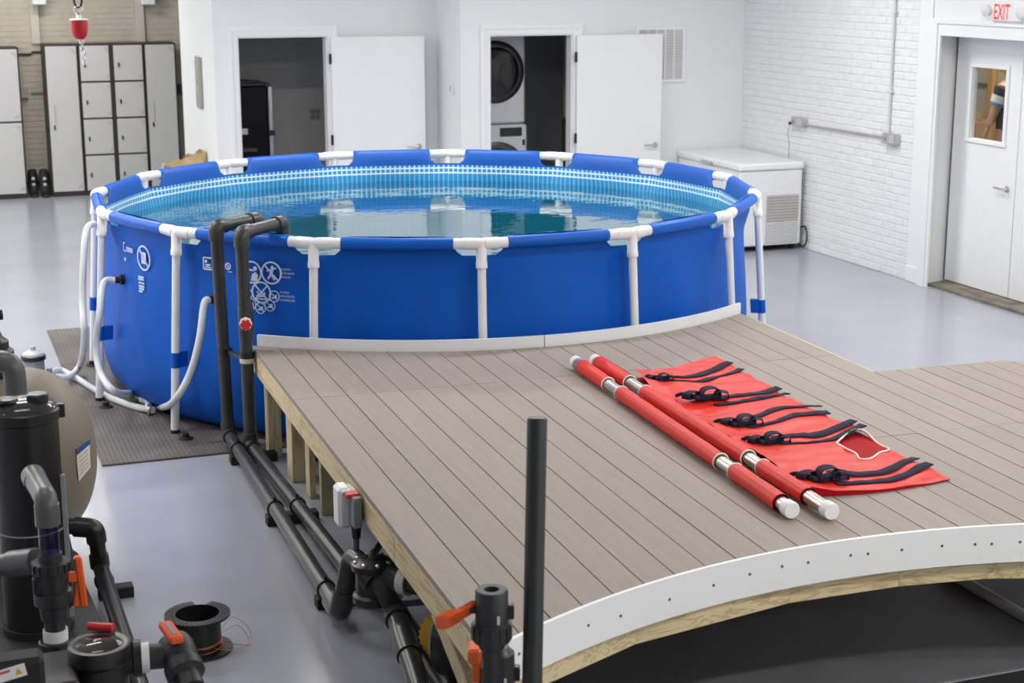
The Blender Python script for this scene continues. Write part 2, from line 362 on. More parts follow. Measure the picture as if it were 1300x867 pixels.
def arc(c, r, a0, a1, n): return [(c[0]+r*math.cos(a0+(a1-a0)*i/n), c[1]+r*math.sin(a0+(a1-a0)*i/n)) for i in range(n+1)]
def smooth_path(pts, k=6):
    pts = [Vector(p) for p in pts]; out = []
    for i in range(len(pts)-1):
        p0 = pts[max(i-1, 0)]; p1 = pts[i]; p2 = pts[i+1]; p3 = pts[min(i+2, len(pts)-1)]
        for j in range(k):
            t = j/k; out.append(.5*((2*p1)+(p2-p0)*t+(2*p0-5*p1+4*p2-p3)*t*t+(3*p1-p0-3*p2+p3)*t**3))
    return out+[pts[-1]]
def elbow_path(pts, rad, k=6):      # polyline with rounded corners
    pts = [Vector(p) for p in pts]; out = [pts[0]]
    for i in range(1, len(pts)-1):
        a, b, c = pts[i-1], pts[i], pts[i+1]; d1 = (a-b).normalized(); d2 = (c-b).normalized(); q = min(rad, (a-b).length*.48, (c-b).length*.48)
        s, e = b+d1*q, b+d2*q
        for j in range(k+1):
            t = j/k; out.append(s*(1-t)**2+b*(2*t*(1-t))+e*t*t)
    return out+[pts[-1]]

# ------------------------------------------------------------------ the setting
YB, YB1, XS, XL, XR, YL = 15.0, 15.75, 5.03, 2.78, 8.11, 20.45   # back wall, recessed wall, return wall, corridor side, right wall, locker wall
struct(MB().box(-4.2, 12, -3, YL+.2, -.2, 0), 'floor', FLOORM, 'glossy light blue-grey epoxy floor')
struct(MB().box(-4.2, 8.6, -3, YL+.2, CEIL, CEIL+.15), 'ceiling', CEILM)
struct(MB().box(-4.2, -4.0, -3, YL+.2, 0, CEIL), 'wall_left', WHITE)
struct(MB().box(-4.0, 8.6, -3.2, -3.0, 0, CEIL), 'wall_front', GREIGE)
# back wall with the laundry doorway
D2 = (5.325, 6.20, 2.045); D1 = (3.01, 3.90, 2.035)
struct(MB().box(XS, D2[0], YB, YB+.13, 0, CEIL).box(D2[1], XR+.02, YB, YB+.13, 0, CEIL).box(D2[0], D2[1], YB, YB+.13, D2[2], CEIL), 'wall_back', WHITE)
struct(MB().box(XS, XS+.13, YB+.13, 18.0, 0, CEIL), 'wall_return', WHITE)
struct(MB().box(XL, D1[0], YB1, YB1+.13, 0, CEIL).box(D1[1], XS, YB1, YB1+.13, 0, CEIL).box(D1[0], D1[1], YB1, YB1+.13, D1[2], CEIL), 'wall_recess', WHITE)
struct(MB().box(XL, XL+.13, YB1+.13, 17.75, 0, CEIL).box(XL+.13, 8.0, 17.62, 17.75, 0, CEIL), 'wall_corridor', WHITE)
struct(MB().box(XL+.13, XS, 17.3, 17.4, 0, CEIL), 'wall_storeroom_back', GREIGE)
struct(MB().box(XL+.131, XL+.14, YB1+.13, 17.3, 0, CEIL).box(XS-.01, XS-.001, YB1+.131, 17.3, 0, CEIL), 'wall_storeroom_sides', GREIGE)
struct(MB().box(XS+.13, XR, 17.0, 17.1, 0, CEIL).box(XS+.131, XS+.14, YB+.131, 17.0, 0, CEIL).box(6.95, 7.0, YB+.131, 17.0, 0, CEIL), 'wall_laundry', CHARW)
# locker wall of painted bricks
lw = struct(MB().box(-4.0, 8.0, YL, YL+.2, 0, CEIL), 'wall_lockers', MORTB)
bm = MB(); z = .004; row = 0
while z < 3.3:
    x = -3.95 + (.1 if row % 2 else 0)
    while x < 4.0:
        x1 = x+.195; d = random.uniform(.005, .007); bm.box(x, x1, YL-d, YL+.005, z, z+.059); x += .198
    z += .067; row += 1
bm.build('brickwork', BRICKB, lw, kind='stuff')
for px0, px1 in ((38, 48.5), (171, 182)):
    a = aty(px0, 20, YL); b = aty(px1, 20, YL)
    MB().box(a.x, b.x, YL-.05, YL-.011, 1.8, CEIL-.01).build('pilaster_strip', mat('pilaster_paint', (.60, .56, .48), .6), lw)
# right wall of white painted bricks
YD0 = 11.885
rw = struct(MB().box(XR+.004, XR+.3, YD0, YB+.13, 0, CEIL), 'wall_right', MORTW)
CH, BL = .0665, .208
mb0 = MB().obox((0, 0, 0), (.011, 0, 0), (0, (BL-.004)/2, 0), (0, 0, (CH-.0075)/2), .004); meB = mb0.mesh('brick', BRICKW)
cands = []; rest = MB(); row = 0; z = .004
while z < CEIL-.05:
    y = YB + (BL/2 if row % 2 else 0)
    while y > YD0+.02:
        y1 = min(y, YB); y0 = max(y-BL+.004, YD0+.002)
        if y1-y0 > .03: cands.append((y0, y1, z))
        y -= BL
    z += CH; row += 1
full = [c for c in cands if c[1]-c[0] > BL-.012 and c[2] < 2.45]
full.sort(key=lambda c: ((c[0]+c[1])/2)**2 + XR**2)
chosen = set(full[:296])
for c in cands:
    yc, zc = (c[0]+c[1])/2, c[2]+(CH-.0085)/2; dx = random.uniform(-.002, .002)
    if c in chosen:
        o = bpy.data.objects.new('brick', meB); COL.objects.link(o); o.location = (XR+.008+dx, yc, zc); o.rotation_euler = (0, random.uniform(-.01, .01), random.uniform(-.012, .012)); o.parent = rw
    else: rest.obox((XR+.008+dx, yc, zc), (.011, 0, 0), (0, (c[1]-c[0])/2, 0), (0, 0, (CH-.0075)/2), .004)
rest.build('brickwork', BRICKW, rw, kind='stuff')
# right wall beside and over the exit door
YE0, YE1, ZE = 10.80, 11.70, 2.13
struct(MB().box(XR, XR+.36, YE1+.02, YD0, 0, CEIL).box(XR, XR+.36, 4.0, 10.0, 0, CEIL).box(XR, XR+.36, 10.0, YE1+.02, ZE+.02, CEIL).box(XR, XR+.36, -3, 4.0, 0, CEIL), 'wall_exit', WHITE)
t = struct(MB().box(XR-.02, XR-.001, 11.57, 11.69, 0, ZE).box(XR-.02, XR-.001, 10.0, 11.69, ZE, ZE+.135).box(XR-.035, XR-.021, 11.60, 11.70, 0.0, ZE+.14).box(XR-.035, XR-.021, 10.0, 11.60, ZE+.1, ZE+.14), 'trim_1', TRIMW, 'white moulded casing round the exit door')
struct(MB().bbox(XR-.028, XR-.001, 11.70, YD0-.003, 0, .14, .006).box(XR-.012, XR-.001, 11.70, YD0-.003, .14, CEIL-.01), 'trim_2', TRIMW)
struct(MB().prism([(XR+.02, 11.605), (XR+.34, 11.70), (XR+.34, 10.0), (XR+.02, 10.0)], .002, .022), 'trim_3', mat('worn_wood_threshold', (.20, .17, .13), .6, var=.5, scale=7), 'worn wooden threshold under the exit door')
# exit door leaf
XE = XR+.25
dr = thing('door_1', 'white flush exit door with a small glass pane and steel lever', None, (XE, YE1, 0), kind='structure')
w0, w1, wz0, wz1 = 11.00, 11.455, 1.283, 1.872
MB().box(XE, XE+.045, w1, YE1-.012, .03, ZE).box(XE, XE+.045, YE0+.012, w0, .03, ZE).box(XE, XE+.045, w0, w1, .03, wz0).box(XE, XE+.045, w0, w1, wz1, ZE).build('door_leaf', TRIMW, dr)
fr = MB(); e = .035
for (a0, a1, b0, b1) in ((w0-e, w1+e, wz1, wz1+e), (w0-e-.01, w1+e+.01, wz0-e, wz0), (w0-e, w0, wz0, wz1), (w1, w1+e, wz0, wz1)): fr.bbox(XE-.018, XE, a0, a1, b0, b1, .005)
fr.build('window_frame', TRIMW, dr)
MB().box(XE+.018, XE+.024, w0, w1, wz0, wz1).build('pane', MATS['clear_glass'], dr)
hp = V(XE, 10.90, .915)
MB().lathe([(.0, -.012), (.026, -.012), (.026, 0)], hp, (1, 0, 0), 20).tube([hp+V(-.012, 0, 0), hp+V(-.05, 0, 0), hp+V(-.052, .02, .0), hp+V(-.05, .12, .004)], [.011, .011, .011, .008], 12).build('lever_handle', STEEL, dr)
MB().box(XE-.003, XE+.05, YE1-.011, YE1-.001, .03, ZE).build('dark_gap', BLACKM, dr)
struct(MB().box(XE, XE+.05, 10.0, YE0, .03, ZE), 'door_2', TRIMW, 'second white leaf beside the exit door handle')
# casings of the two inner doorways
def casing(x0, x1, zt, y, n):
    w = .095; mb = MB()
    for o, d in ((0, .018), (.055, .03)):
        mb.box(x0-w, x0-o+(-.0 if o == 0 else 0), y-d, y-.001, 0, zt+w) if o == 0 else mb.box(x0-w, x0-o, y-d, y-.0185, 0, zt+w)
        mb.box(x1, x1+w, y-d, y-.001, 0, zt+w) if o == 0 else mb.box(x1+o, x1+w, y-d, y-.0185, 0, zt+w)
        mb.box(x0, x1, y-d, y-.001, zt, zt+w) if o == 0 else mb.box(x0-o, x1+o, y-d, y-.0185, zt+o, zt+w)
    for a, b in ((x0+.0005, x0+.014), (x1-.014, x1-.0005)): mb.box(a, b, y+.001, y+.129, 0, zt)
    mb.box(x0+.014, x1-.014, y+.001, y+.129, zt-.014, zt)
    return struct(mb, 'trim_%d' % n, TRIMW, 'white moulded casing round an inner doorway')
casing(D1[0], D1[1], D1[2], YB1, 4); casing(D2[0], D2[1], D2[2], YB, 5)
def open_leaf(n, label, hx, hy, ex, ey, zt, hand):
    r = thing('door_%d' % n, label, None, (hx, hy, 0), kind='structure')
    a, b = V(hx, hy, 0), V(ex, ey, 0); d = (b-a)/2; nn = V(d.y, -d.x, 0).normalized()   # towards the room
    MB().obox((a+b)/2+V(0, 0, zt/2), d, nn*.02, (0, 0, zt/2-.008), .004).build('door_leaf', TRIMW, r)
    for zz in (zt-.22, zt*.5, .2): MB().obox(a+nn*.022+d.normalized()*(-.012)+V(0, 0, zz), d.normalized()*.012, nn*.006, (0, 0, .05)).build('hinge', BLACK, r)
    p = b-d.normalized()*.07+nn*.02+V(0, 0, hand); q = -d.normalized()
    MB().lathe([(0, .0), (.027, .0), (.027, .012), (.022, .016), (0, .016)], p, nn, 20).tube([p+nn*.01, p+nn*.05, p+nn*.052+q*.02, p+nn*.05+q*.13], [.012, .012, .011, .008], 12).build('lever_handle', STEEL, r)
    return r
open_leaf(3, 'white flush door standing open beside the doorway with the black appliance', 3.925, YB1-.045, 4.85, YB1-.15, 2.03, .93)
open_leaf(4, 'white flush door standing open beside the laundry doorway', 6.225, YB-.045, 7.13, YB-.10, 2.04, .93)

# ------------------------------------------------------------------ ceiling lamps
for x, y, w in LAMPS:
    t = thing('ceiling_lamp', 'long white ceiling strip lamp hanging above the hall', 'lamp', (x, y, CEIL-.12), 'strip lamps under the ceiling')
    MB().bbox(x-.65, x+.65, y-.11, y+.11, CEIL-.12, CEIL-.06, .015).box(x-.4, x-.38, y-.01, y+.01, CEIL-.06, CEIL).box(x+.38, x+.4, y-.01, y+.01, CEIL-.06, CEIL).build('housing', TRIMW, t)
    MB().box(x-.62, x+.62, y-.09, y+.09, CEIL-.124, CEIL-.12).build('diffuser', LAMPM, t)
    ld = bpy.data.lights.new('strip_light', 'AREA'); ld.shape = 'RECTANGLE'; ld.size = 1.25; ld.size_y = .2; ld.energy = w; ld.color = (1, .965, .92)
    lo = bpy.data.objects.new('strip_light', ld); COL.objects.link(lo); lo.location = (x, y, CEIL-.13)

# ------------------------------------------------------------------ the pool
NJ, RIM, ZR = 15, 2.24, 1.20
ANG = [2.8667-2*math.pi/NJ*k for k in range(NJ)]
def rimpt(k): a = ANG[k % NJ]; return V(PC.x+RIM*math.cos(a), PC.y+RIM*math.sin(a), ZR)
pool = thing('frame_pool', 'round blue above-ground pool with white tubular frame beside the deck', 'pool', (PC.x, PC.y, 0))
def polyr(a):
    q = (a-ANG[0]) % (2*math.pi/NJ); return RIM*math.cos(math.pi/NJ)/math.cos(q-math.pi/NJ)
SEG = 2*math.pi*RIM/NJ
def topz(a):
    q = (a-ANG[0]) % (2*math.pi/NJ); s = min(q, 2*math.pi/NJ-q)*RIM      # distance along the rim to the next joint
    t = (s-.115)/.06; t = max(0, min(1, t)); return t*t*(3-2*t)
PROF = [(1.0, None), (.88, 2.172), (.75, 2.182), (.6, 2.195), (.42, 2.205), (.25, 2.205), (.12, 2.185), (.05, 2.14), (.012, 2.05)]
NA = NJ*28
def liner(off, uv=False, bottom=True):
    mb = MB(); vs = []; cols = 12; uvs = []
    zs = []
    for i in range(NA):
        a = ANG[0]+2*math.pi*i/NA; zt = topz(a); rp = polyr(a); bulge = .012*math.cos((a-ANG[0])*NJ+math.pi)
        t = zt; z0 = 1.125+.1125*t
        prof = [(z0, rp-.046+.043*t), (z0-.006-.0035*t, rp-.046+.019*t), (z0-.014-.0235*t, rp-.046+.0075*t), (z0-.024-.0635*t, rp-.046+.002*t)]+[(zz, rr+bulge*(1 if zz > .2 else .2)) for zz, rr in ((.97, 2.168), (.85, 2.175), (.7, 2.188), (.52, 2.20), (.34, 2.207), (.2, 2.203), (.1, 2.175), (.045, 2.13), (.012, 2.05))]
        for zz, rr in prof:
            vs.append((PC.x+(rr+off)*math.cos(a), PC.y+(rr+off)*math.sin(a), zz)); uvs.append((a*2.18, zz))
    m = len(prof); fs = []
    for i in range(NA):
        j = (i+1) % NA
        for k in range(m-1): fs.append((i*m+k, i*m+k+1, j*m+k+1, j*m+k))
    mb.add(vs, fs, True); return mb, uvs, m
mb, _, _ = liner(0); lin = mb.build('liner', BLUE, pool)
mb, uvs, m_ = liner(-.006); li = mb.build('liner_inside', MATS['lining'], pool)
ul = li.data.uv_layers.new(name='uv')
for lp in li.data.loops:
    u, v = uvs[lp.vertex_index]; ul.data[lp.index].uv = (u, v)
for p in li.data.polygons:     # mend the wrap-around column
    us = [ul.data[i].uv[0] for i in p.loop_indices]
    if max(us)-min(us) > 5:
        for i in p.loop_indices:
            if ul.data[i].uv[0] < max(us)-5: ul.data[i].uv[0] += 2*math.pi*2.18
MB().lathe([(0, .012), (2.05, .012)], (PC.x, PC.y, 0), n=96).build('liner_bottom', MATS['bottom'], pool)
for k in range(NJ):
    a, b, c = rimpt(k), rimpt(k+1), rimpt(k-1); d1 = (b-a).normalized(); d0 = (c-a).normalized(); rad = V(math.cos(ANG[k]), math.sin(ANG[k]), 0)
    s = a+d1*.165; e = b-d1*.165; sag = V(0, 0, .004)
    MB().tube([s-d1*.012, s, (s+e)/2-sag, e, e+d1*.012], [.033, .0365, .0365, .0365, .033], 18).build('rim_beam', SLEEVE, pool)
    tj = MB().tube([a+d0*.185, a+d0*.02, a+d1*.02, a+d1*.185], .031, 18)
    foot = a+rad*.085+V(0, 0, .02-ZR); dn = (foot-a).normalized()
    tj.tube([a+d1*.10, a-d1*0+d1*.015], .034, 18).tube([a+d0*.10, a+d0*.015], .034, 18)
    tj.tube([a, a+dn*.10, a+dn*.102, a+dn*.135], [.03, .03, .0325, .0325], 18)
    tj.build('t_joint', PVCW, pool)
    lg = MB().tube([a+dn*.12, foot], .0245, 18).build('leg', PVCW, pool)
    MB().tube([foot+V(0, 0, .012), foot-V(0, 0, .019)], [.027, .03], 16).build('foot_cap', BLACK, lg)
    q = a+dn*(ZR-.40); q2 = a+dn*(ZR-.49)
    MB().tube([q, q2], .0275, 16).obox((q+q2)/2-rad*.04, rad*.035, V(-rad.y, rad.x, 0)*.022, (q2-q)/2).build('strap_band', BLUE, lg)
# printed warnings on the pool wall
def frame_at(px, py, r=2.2):
    p = atc(px, py, r); n = V(p.x-PC.x, p.y-PC.y, 0).normalized(); ex = V(-n.y, n.x, 0)
    rr = 2.17+ .03*max(0, min(1, (1.0-p.z)/.5)) + .016
    return V(PC.x+n.x*rr, PC.y+n.y*rr, p.z), ex, V(0, 0, 1)
def bar(mb, o, ex, ey, x0, y0, x1, y1, w, t=.002):
    d = V(x1-x0, y1-y0, 0); d.normalize(); nx, ny = -d.y*w/2, d.x*w/2
    mb.plate([(x0+nx, y0+ny), (x0-nx, y0-ny), (x1-nx, y1-ny), (x1+nx, y1+ny)], o, ex, ey, t)
def disc(mb, o, ex, ey, x, y, r): mb.plate([(x+r*math.cos(i*.5236), y+r*math.sin(i*.5236)) for i in range(12)], o, ex, ey, .002)
def sym(px, py, R, figure, slash=True, cross=False, ring=True):
    o, ex, ey = frame_at(px, py); mb = MB()
    if ring: mb.ringplate(o, ex, ey, R*.86, R, .002, 32)
    if slash: bar(mb, o, ex, ey, -R*.64, R*.64, R*.64, -R*.64, R*.13)
    if cross: bar(mb, o, ex, ey, -R*.64, -R*.64, R*.64, R*.64, R*.13)
    for f in figure:
        if f[0] == 'd': disc(mb, o, ex, ey, f[1]*R, f[2]*R, f[3]*R)
        elif f[0] == 'b': bar(mb, o, ex, ey, f[1]*R, f[2]*R, f[3]*R, f[4]*R, f[5]*R)
        elif f[0] == 'p': mb.plate([(a*R, b*R) for a, b in f[1]], o, ex, ey, .002)
    return mb.build('warning_symbol', PRINT, lin)
man = [('d', .1, .5, .14), ('b', .08, .38, -.05, -.15, .3), ('b', -.05, -.1, .3, -.6, .16), ('b', -.05, -.1, -.35, -.55, .16), ('b', .0, .3, -.45, .15, .13), ('b', .05, .3, .5, .45, .13)]
swim = [('d', .3, -.1, .13), ('b', -.5, -.35, .3, -.3, .18), ('b', -.6, -.6, .6, -.6, .1), ('b', -.2, -.3, -.45, .1, .12)]
sym(180, 328, .078, [('p', [(-.35, -.45), (.35, -.45), (.35, .45), (-.35, .45)]), ('d', 0, .0, .2)])
o, ex, ey = frame_at(179, 361); mb = MB()
for i, (x0, x1, y) in enumerate(((-.03, .035, .045), (-.035, .03, .03), (-.03, .0, .008), (.008, .036, .008), (-.03, .034, -.012), (-.03, .03, -.028), (-.034, .01, -.045))): bar(mb, o, ex, ey, x0, y, x1, y, .011)
mb.build('warning_text', PRINT, lin)
o, ex, ey = frame_at(160, 315); mb = MB()
bar(mb, o, ex, ey, -.07, -.025, -.07, .025, .006); bar(mb, o, ex, ey, -.07, -.025, -.035, -.025, .006); bar(mb, o, ex, ey, -.07, .025, -.045, .025, .006)
for i in range(3): mb.ringplate(o+ex*(-.012+i*.032)+ey*-.01, ex, ey, .008, .016, .002, 16); 
mb.build('warning_symbol', PRINT, lin)
o, ex, ey = frame_at(157, 329); mb = MB(); disc(mb, o, ex, ey, 0, 0, .012); mb.build('warning_symbol', PRINT, lin)
o, ex, ey = frame_at(262, 335); mb = MB()
for a in ((-.034, -.034, .034, -.034), (.034, -.034, .034, .034), (.034, .034, -.034, .034), (-.034, .034, -.034, -.034)): bar(mb, o, ex, ey, *a, .008)
disc(mb, o, ex, ey, -.015, .012, .01); bar(mb, o, ex, ey, -.018, -.01, .02, -.006, .012); bar(mb, o, ex, ey, -.022, -.022, .024, -.022, .006)
mb.build('warning_symbol', PRINT, lin)
o, ex, ey = frame_at(284, 338); mb = MB(); mb.ringplate(o-ex*.03, ex, ey, .012, .018, .002, 16).ringplate(o+ex*.02, ex, ey, .014, .021, .002, 18); bar(mb, o+ex*.02, ex, ey, -.013, .013, .013, -.013, .006); bar(mb, o, ex, ey, .02, -.032, .05, -.032, .004); mb.build('warning_symbol', PRINT, lin)
sym(318, 346, .066, [('d', .35, .35, .2), ('b', -.7, .3, .2, .15, .14), ('p', [(-.1, -.75), (.5, -.75), (.65, -.2), (.35, .05), (.0, -.2)]), ('d', -.45, .35, .14)], slash=False)
sym(343, 347, .066, man)
sym(331, 371.5, .064, swim, cross=True)
for px, py in ((347.5, 376.5), (342.5, 388), (330.5, 391), (318.5, 386), (313.5, 373)): sym(px, py, .034, [('b', -.5, -.3, .5, -.2, .25), ('d', .3, .1, .2)])
o, ex, ey = frame_at(355, 343.5); MB().text('NO JUMPING', o, ex, ey, .017, width=.062).text('NE PAS SAUTER', o-ey*.022, ex, ey, .017, width=.085).text('NO SALTAR', o-ey*.044, ex, ey, .017, width=.060).build('warning_text', PRINT, lin)
o, ex, ey = frame_at(355, 372.5); MB().text('NO DIVING', o, ex, ey, .017, width=.055).text('NE PAS PLONGER', o-ey*.022, ex, ey, .017, width=.09).text('NO ZAMBULLIRSE', o-ey*.044, ex, ey, .017, width=.092).build('warning_text', PRINT, lin)
o, ex, ey = frame_at(132, 303); mb = MB(); bar(mb, o, ex, ey, -.05, .05, -.05, -.09, .02); bar(mb, o, ex, ey, -.05, .05, 0, .05, .02); mb.build('warning_text', PRINT, lin)
# hose fittings
def fitting(px, py):
    p = atc(px, py, 2.19); n = V(p.x-PC.x, p.y-PC.y, 0).normalized()
    MB().lathe([(.032, -.03), (.032, .012), (.022, .016), (.020, .045)], p, n, 20).build('hose_fitting', BLACK, pool)
    return p, n
f1, n1 = fitting(154, 355); f2, n2 = fitting(271, 379)
# water
w = MB(); w.add([(PC.x+2.155*math.cos(2*math.pi*i/96), PC.y+2.155*math.sin(2*math.pi*i/96), .985) for i in range(96)], [tuple(range(96))])
tag(w.build('pool_water', MATS['water']), 'clear rippled blue water filling the round pool', 'water', kind='stuff')

# ------------------------------------------------------------------ mats under the pool
A_, B_, C_ = atz(67, 420, .01), atz(119, 592, .01), atz(290, 576, .01)
x0, y1, y0 = .84, 12.43, 8.80
mm = [(x0, x0+2.3, y0, 10.05), (x0, x0+2.3, 10.06, 11.24), (x0, x0+2.3, 11.25, y1)]
for i, (a, b, c, d) in enumerate(mm):
    t = thing('floor_mat', ('brown dimpled mat under the pool reaching to the dark grey pipes', 'brown dimpled mat under the pool where the milky hoses lie', 'brown dimpled mat under the pool on the side of the lockers')[i], 'mat', ((a+b)/2, (c+d)/2, 0))
    MB().bbox(a, b, c, d, .001, .012, .004).build('sheet', MATS['rug'], t)
    for (px, py) in ((135, 517), (236, 557), (117, 464)):
        q = atz(px, py, .012)
        if c < q.y < d: MB().lathe([(.045, .012), (.04, .02), (.022, .022), (.02, .045), (.01, .05), (0, .05)], (q.x, q.y, 0), n=14).build('locking_knob', BLACKM, t)

# ------------------------------------------------------------------ the deck
DA = .032; ca, sa = math.cos(DA), math.sin(DA); ZD = .63
def dk(v, s): return (v*ca+s*sa, -v*sa+s*ca)       # deck coordinates (across, along) -> world
BC, BR = (3.305, 10.585), 2.437                    # arc against the pool
FC, FR = (3.127, 1.945), 2.9056                       # arc of the near edge
V0, PITCH, VR, VX = 1.405, .1355, 4.455, 5.235
def inv(x, y): return (x*ca-y*sa, x*sa+y*ca)
bcv, bcs = inv(*BC); fcv, fcs = inv(*FC)
def s_back(v): return bcs-math.sqrt(max(BR*BR-(v-bcv)**2, 0))
def s_front(v):
    q = FR*FR-(v-fcv)**2
    return fcs+math.sqrt(q) if q > .12 and v < fcv+FR*.985 else 3.3
deck = thing('deck_platform', 'grey-brown plank deck with white curved fascia between the pool and pipework', 'deck', (*dk(3.2, 6.5), 0))
k = 0; v = V0; SNOTCH = 7.155
while v < VX-.02:
    a, b = v+.0025, min(v+PITCH-.0025, VX)
    vs_ = [a+(b-a)*i/4 for i in range(5)]
    cuts = []
    if b <= VR+.02: bb = min(b, VR); vs_ = [a+(bb-a)*i/4 for i in range(5)]; top = [s_back(x)-.004 for x in vs_]
    else: top = [SNOTCH - max(0, (x-5.16))*.9 for x in vs_]
    bot = [s_front(x)+.004 for x in vs_]
    joints = [7.583] if b < 3.35 else ([7.553, 6.093] if b <= VR+.02 else [6.093])
    segs = []; cur = top
    for j in joints: segs.append((cur, [j+.002]*5)); cur = [j-.002]*5
    segs.append((cur, bot))
    for (t_, b_) in segs:
        poly = [dk(x, s) for x, s in zip(vs_, t_)]+[dk(x, s) for x, s in list(zip(vs_, b_))[::-1]]
        MB().prism(poly, ZD-.025, ZD+random.uniform(-.0006, .0006)).build('deck_board', DECKM, deck)
    v += PITCH; k += 1
# dark understructure: joists running across, rim joist, posts
def beam(p, q, w, z0, z1, m, name, par=deck):
    p, q = V(*p, 0), V(*q, 0); d = (q-p)/2; n = V(-d.y, d.x, 0).normalized()*w/2
    return MB().obox((p+q)/2+V(0, 0, (z0+z1)/2), d, n, (0, 0, (z1-z0)/2), .003).build(name, m, par)
zj1 = ZD-.027
for (sA, sB) in ((8.76, 7.42), (7.415, 5.62), (5.615, 4.60)): beam(dk(V0+.022, sA), dk(V0+.022, sB), .038, zj1-.115, zj1, PINE, 'rim_joist')
for s in (5.15, 5.7, 6.1, 6.6, 7.1, 7.56):
    beam(dk(V0+.05, s), dk(VR-.05 if s > 7.1 else VX-.06, s), .038, zj1-.135, zj1, PINEX, 'cross_joist')
beam(dk(VR-.022, 7.2), dk(VR-.022, 8.7), .038, zj1-.14, zj1, PINE, 'rim_joist')
beam(dk(VX-.022, 3.4), dk(VX-.022, 7.0), .038, zj1-.14, zj1, PINE, 'rim_joist')
beam(dk(VR+.05, SNOTCH-.03), dk(VX-.06, SNOTCH-.03), .038, zj1-.14, zj1, PINEX, 'rim_joist')
def post(x, y, wx, wy, ztop=zj1-.115, m=PINEZ, name='post'):
    MB().bbox(x-wx/2, x+wx/2, y-wy/2, y+wy/2, 0, ztop, .004).build(name, m, deck)
q = atz(345, 580, 0); post(q.x+.02, q.y+.02, .075, .09)
q = atz(374, 612, 0); post(q.x+.03, q.y+.05, .085, .13); 
q = atz(393, 632, 0); post(q.x+.015, q.y+.02, .035, .09)
q = atz(412, 654, 0); post(q.x+.045, q.y+.01, .12, .04, m=mat('green_tinted_plywood', (.40, .38, .22), .65, var=.12, scale=5))
for v, s in ((VR-.08, 8.5), (VR-.08, 7.2), (VX-.1, 6.9), (VX-.1, 4.2), (3.0, 7.5), (3.0, 6.05)): x, y = dk(v, s); post(x, y, .09, .09, zj1-.135)
# leaning brace and corner post by the pump
a = atz(547, 765, .50); a = V(1.60, 5.06, .50); b = V(1.70, 4.62, .02)
d = (b-a)/2; MB().obox((a+b)/2, d, V(.02, 0, 0), V(0, d.z, -d.y).normalized()*.045, .004).build('brace', PINEZ, deck)
post(1.66, 4.60, .09, .09, zj1-.12)
# near edge: chords of pine behind the white fascia
fa = lambda x: math.acos((x-FC[0])/FR)
A0, A1 = math.acos((1.60-FC[0])/FR), .84
angs = [A0, 1.89]+[math.atan2(y-FC[1], x-FC[0]) for x, y in ((2.89, 4.89), (3.36, 4.87), (3.72, 4.80))]+[1.12, A1]
for i in range(len(angs)-1):
    r = FR+.046; p = (FC[0]+r*math.cos(angs[i]), FC[1]+r*math.sin(angs[i])); q = (FC[0]+r*math.cos(angs[i+1]), FC[1]+r*math.sin(angs[i+1]))
    beam(p, q, .04, .410, zj1, PINEX, 'curved_edge_joist')
def strip(c, r0, r1, a0, a1, z0, z1, n=64, bevel=.004):
    mb = MB(); o = arc(c, r1, a0, a1, n); i_ = arc(c, r0, a0, a1, n)
    vs = []; 
    for (p, q) in zip(i_, o): vs += [(p[0], p[1], z0), (q[0], q[1], z0), (q[0], q[1], z1), (p[0], p[1], z1)]
    fs = []
    for k in range(n):
        a, b = 4*k, 4*k+4
        for j in range(4): fs.append((a+j, a+(j+1) % 4, b+(j+1) % 4, b+j))
    fs += [(3, 2, 1, 0), (4*n, 4*n+1, 4*n+2, 4*n+3)]
    return mb.add(vs, fs)
fas = strip(FC, FR-.014, FR, A0, A1, ZD-.139, ZD+.010, 96).build('fascia', TRIMW, deck)
for px, py in ((659, 830), (747, 794), (788, 782), (850, 761), (906, 743), (952, 729), (993, 719), (1026, 714), (1080, 705), (1102, 703), (1145, 698), (1196, 693), (1238, 691), (1259, 690.5), (1295, 688)):
    q = atc(px, py, FR-.016, V(*FC, 0))
    d = ray(px, py); ox, oy = -FC[0], -FC[1]; R2 = FR-.0145; a = d.x**2+d.y**2; b = 2*(ox*d.x+oy*d.y); c = ox*ox+oy*oy-R2*R2
    q = CAM+d*((-b+math.sqrt(b*b-4*a*c))/2/a); n = V(FC[0]-q.x, FC[1]-q.y, 0).normalized()
    MB().lathe([(.0055, -.002), (.0055, .001), (.002, .0015), (0, .0015)], q, n, 10).build('screw', mat('dark_screw', (.09, .09, .09), .5), fas)
jt = atz(687, 437, ZD); aj = math.atan2(jt.y-BC[1], jt.x-BC[0])
p0 = atz(318, 434, ZD+.03); aL = math.atan2(dk(V0-.01, 8.74)[1]-BC[1], dk(V0-.01, 8.74)[0]-BC[0]); aR = math.atan2(dk(VR, 8.6)[1]-BC[1], dk(VR, 8.6)[0]-BC[0])
aL -= 0
strip(BC, BR-.022, BR-.004, aL, aj-.0012, ZD-.10, ZD+.062, 40).build('edge_trim', TRIMW, deck)
strip(BC, BR-.022, BR-.004, aj+.0012, aR+.005, ZD-.10, ZD+.062, 40).build('edge_trim', TRIMW, deck)

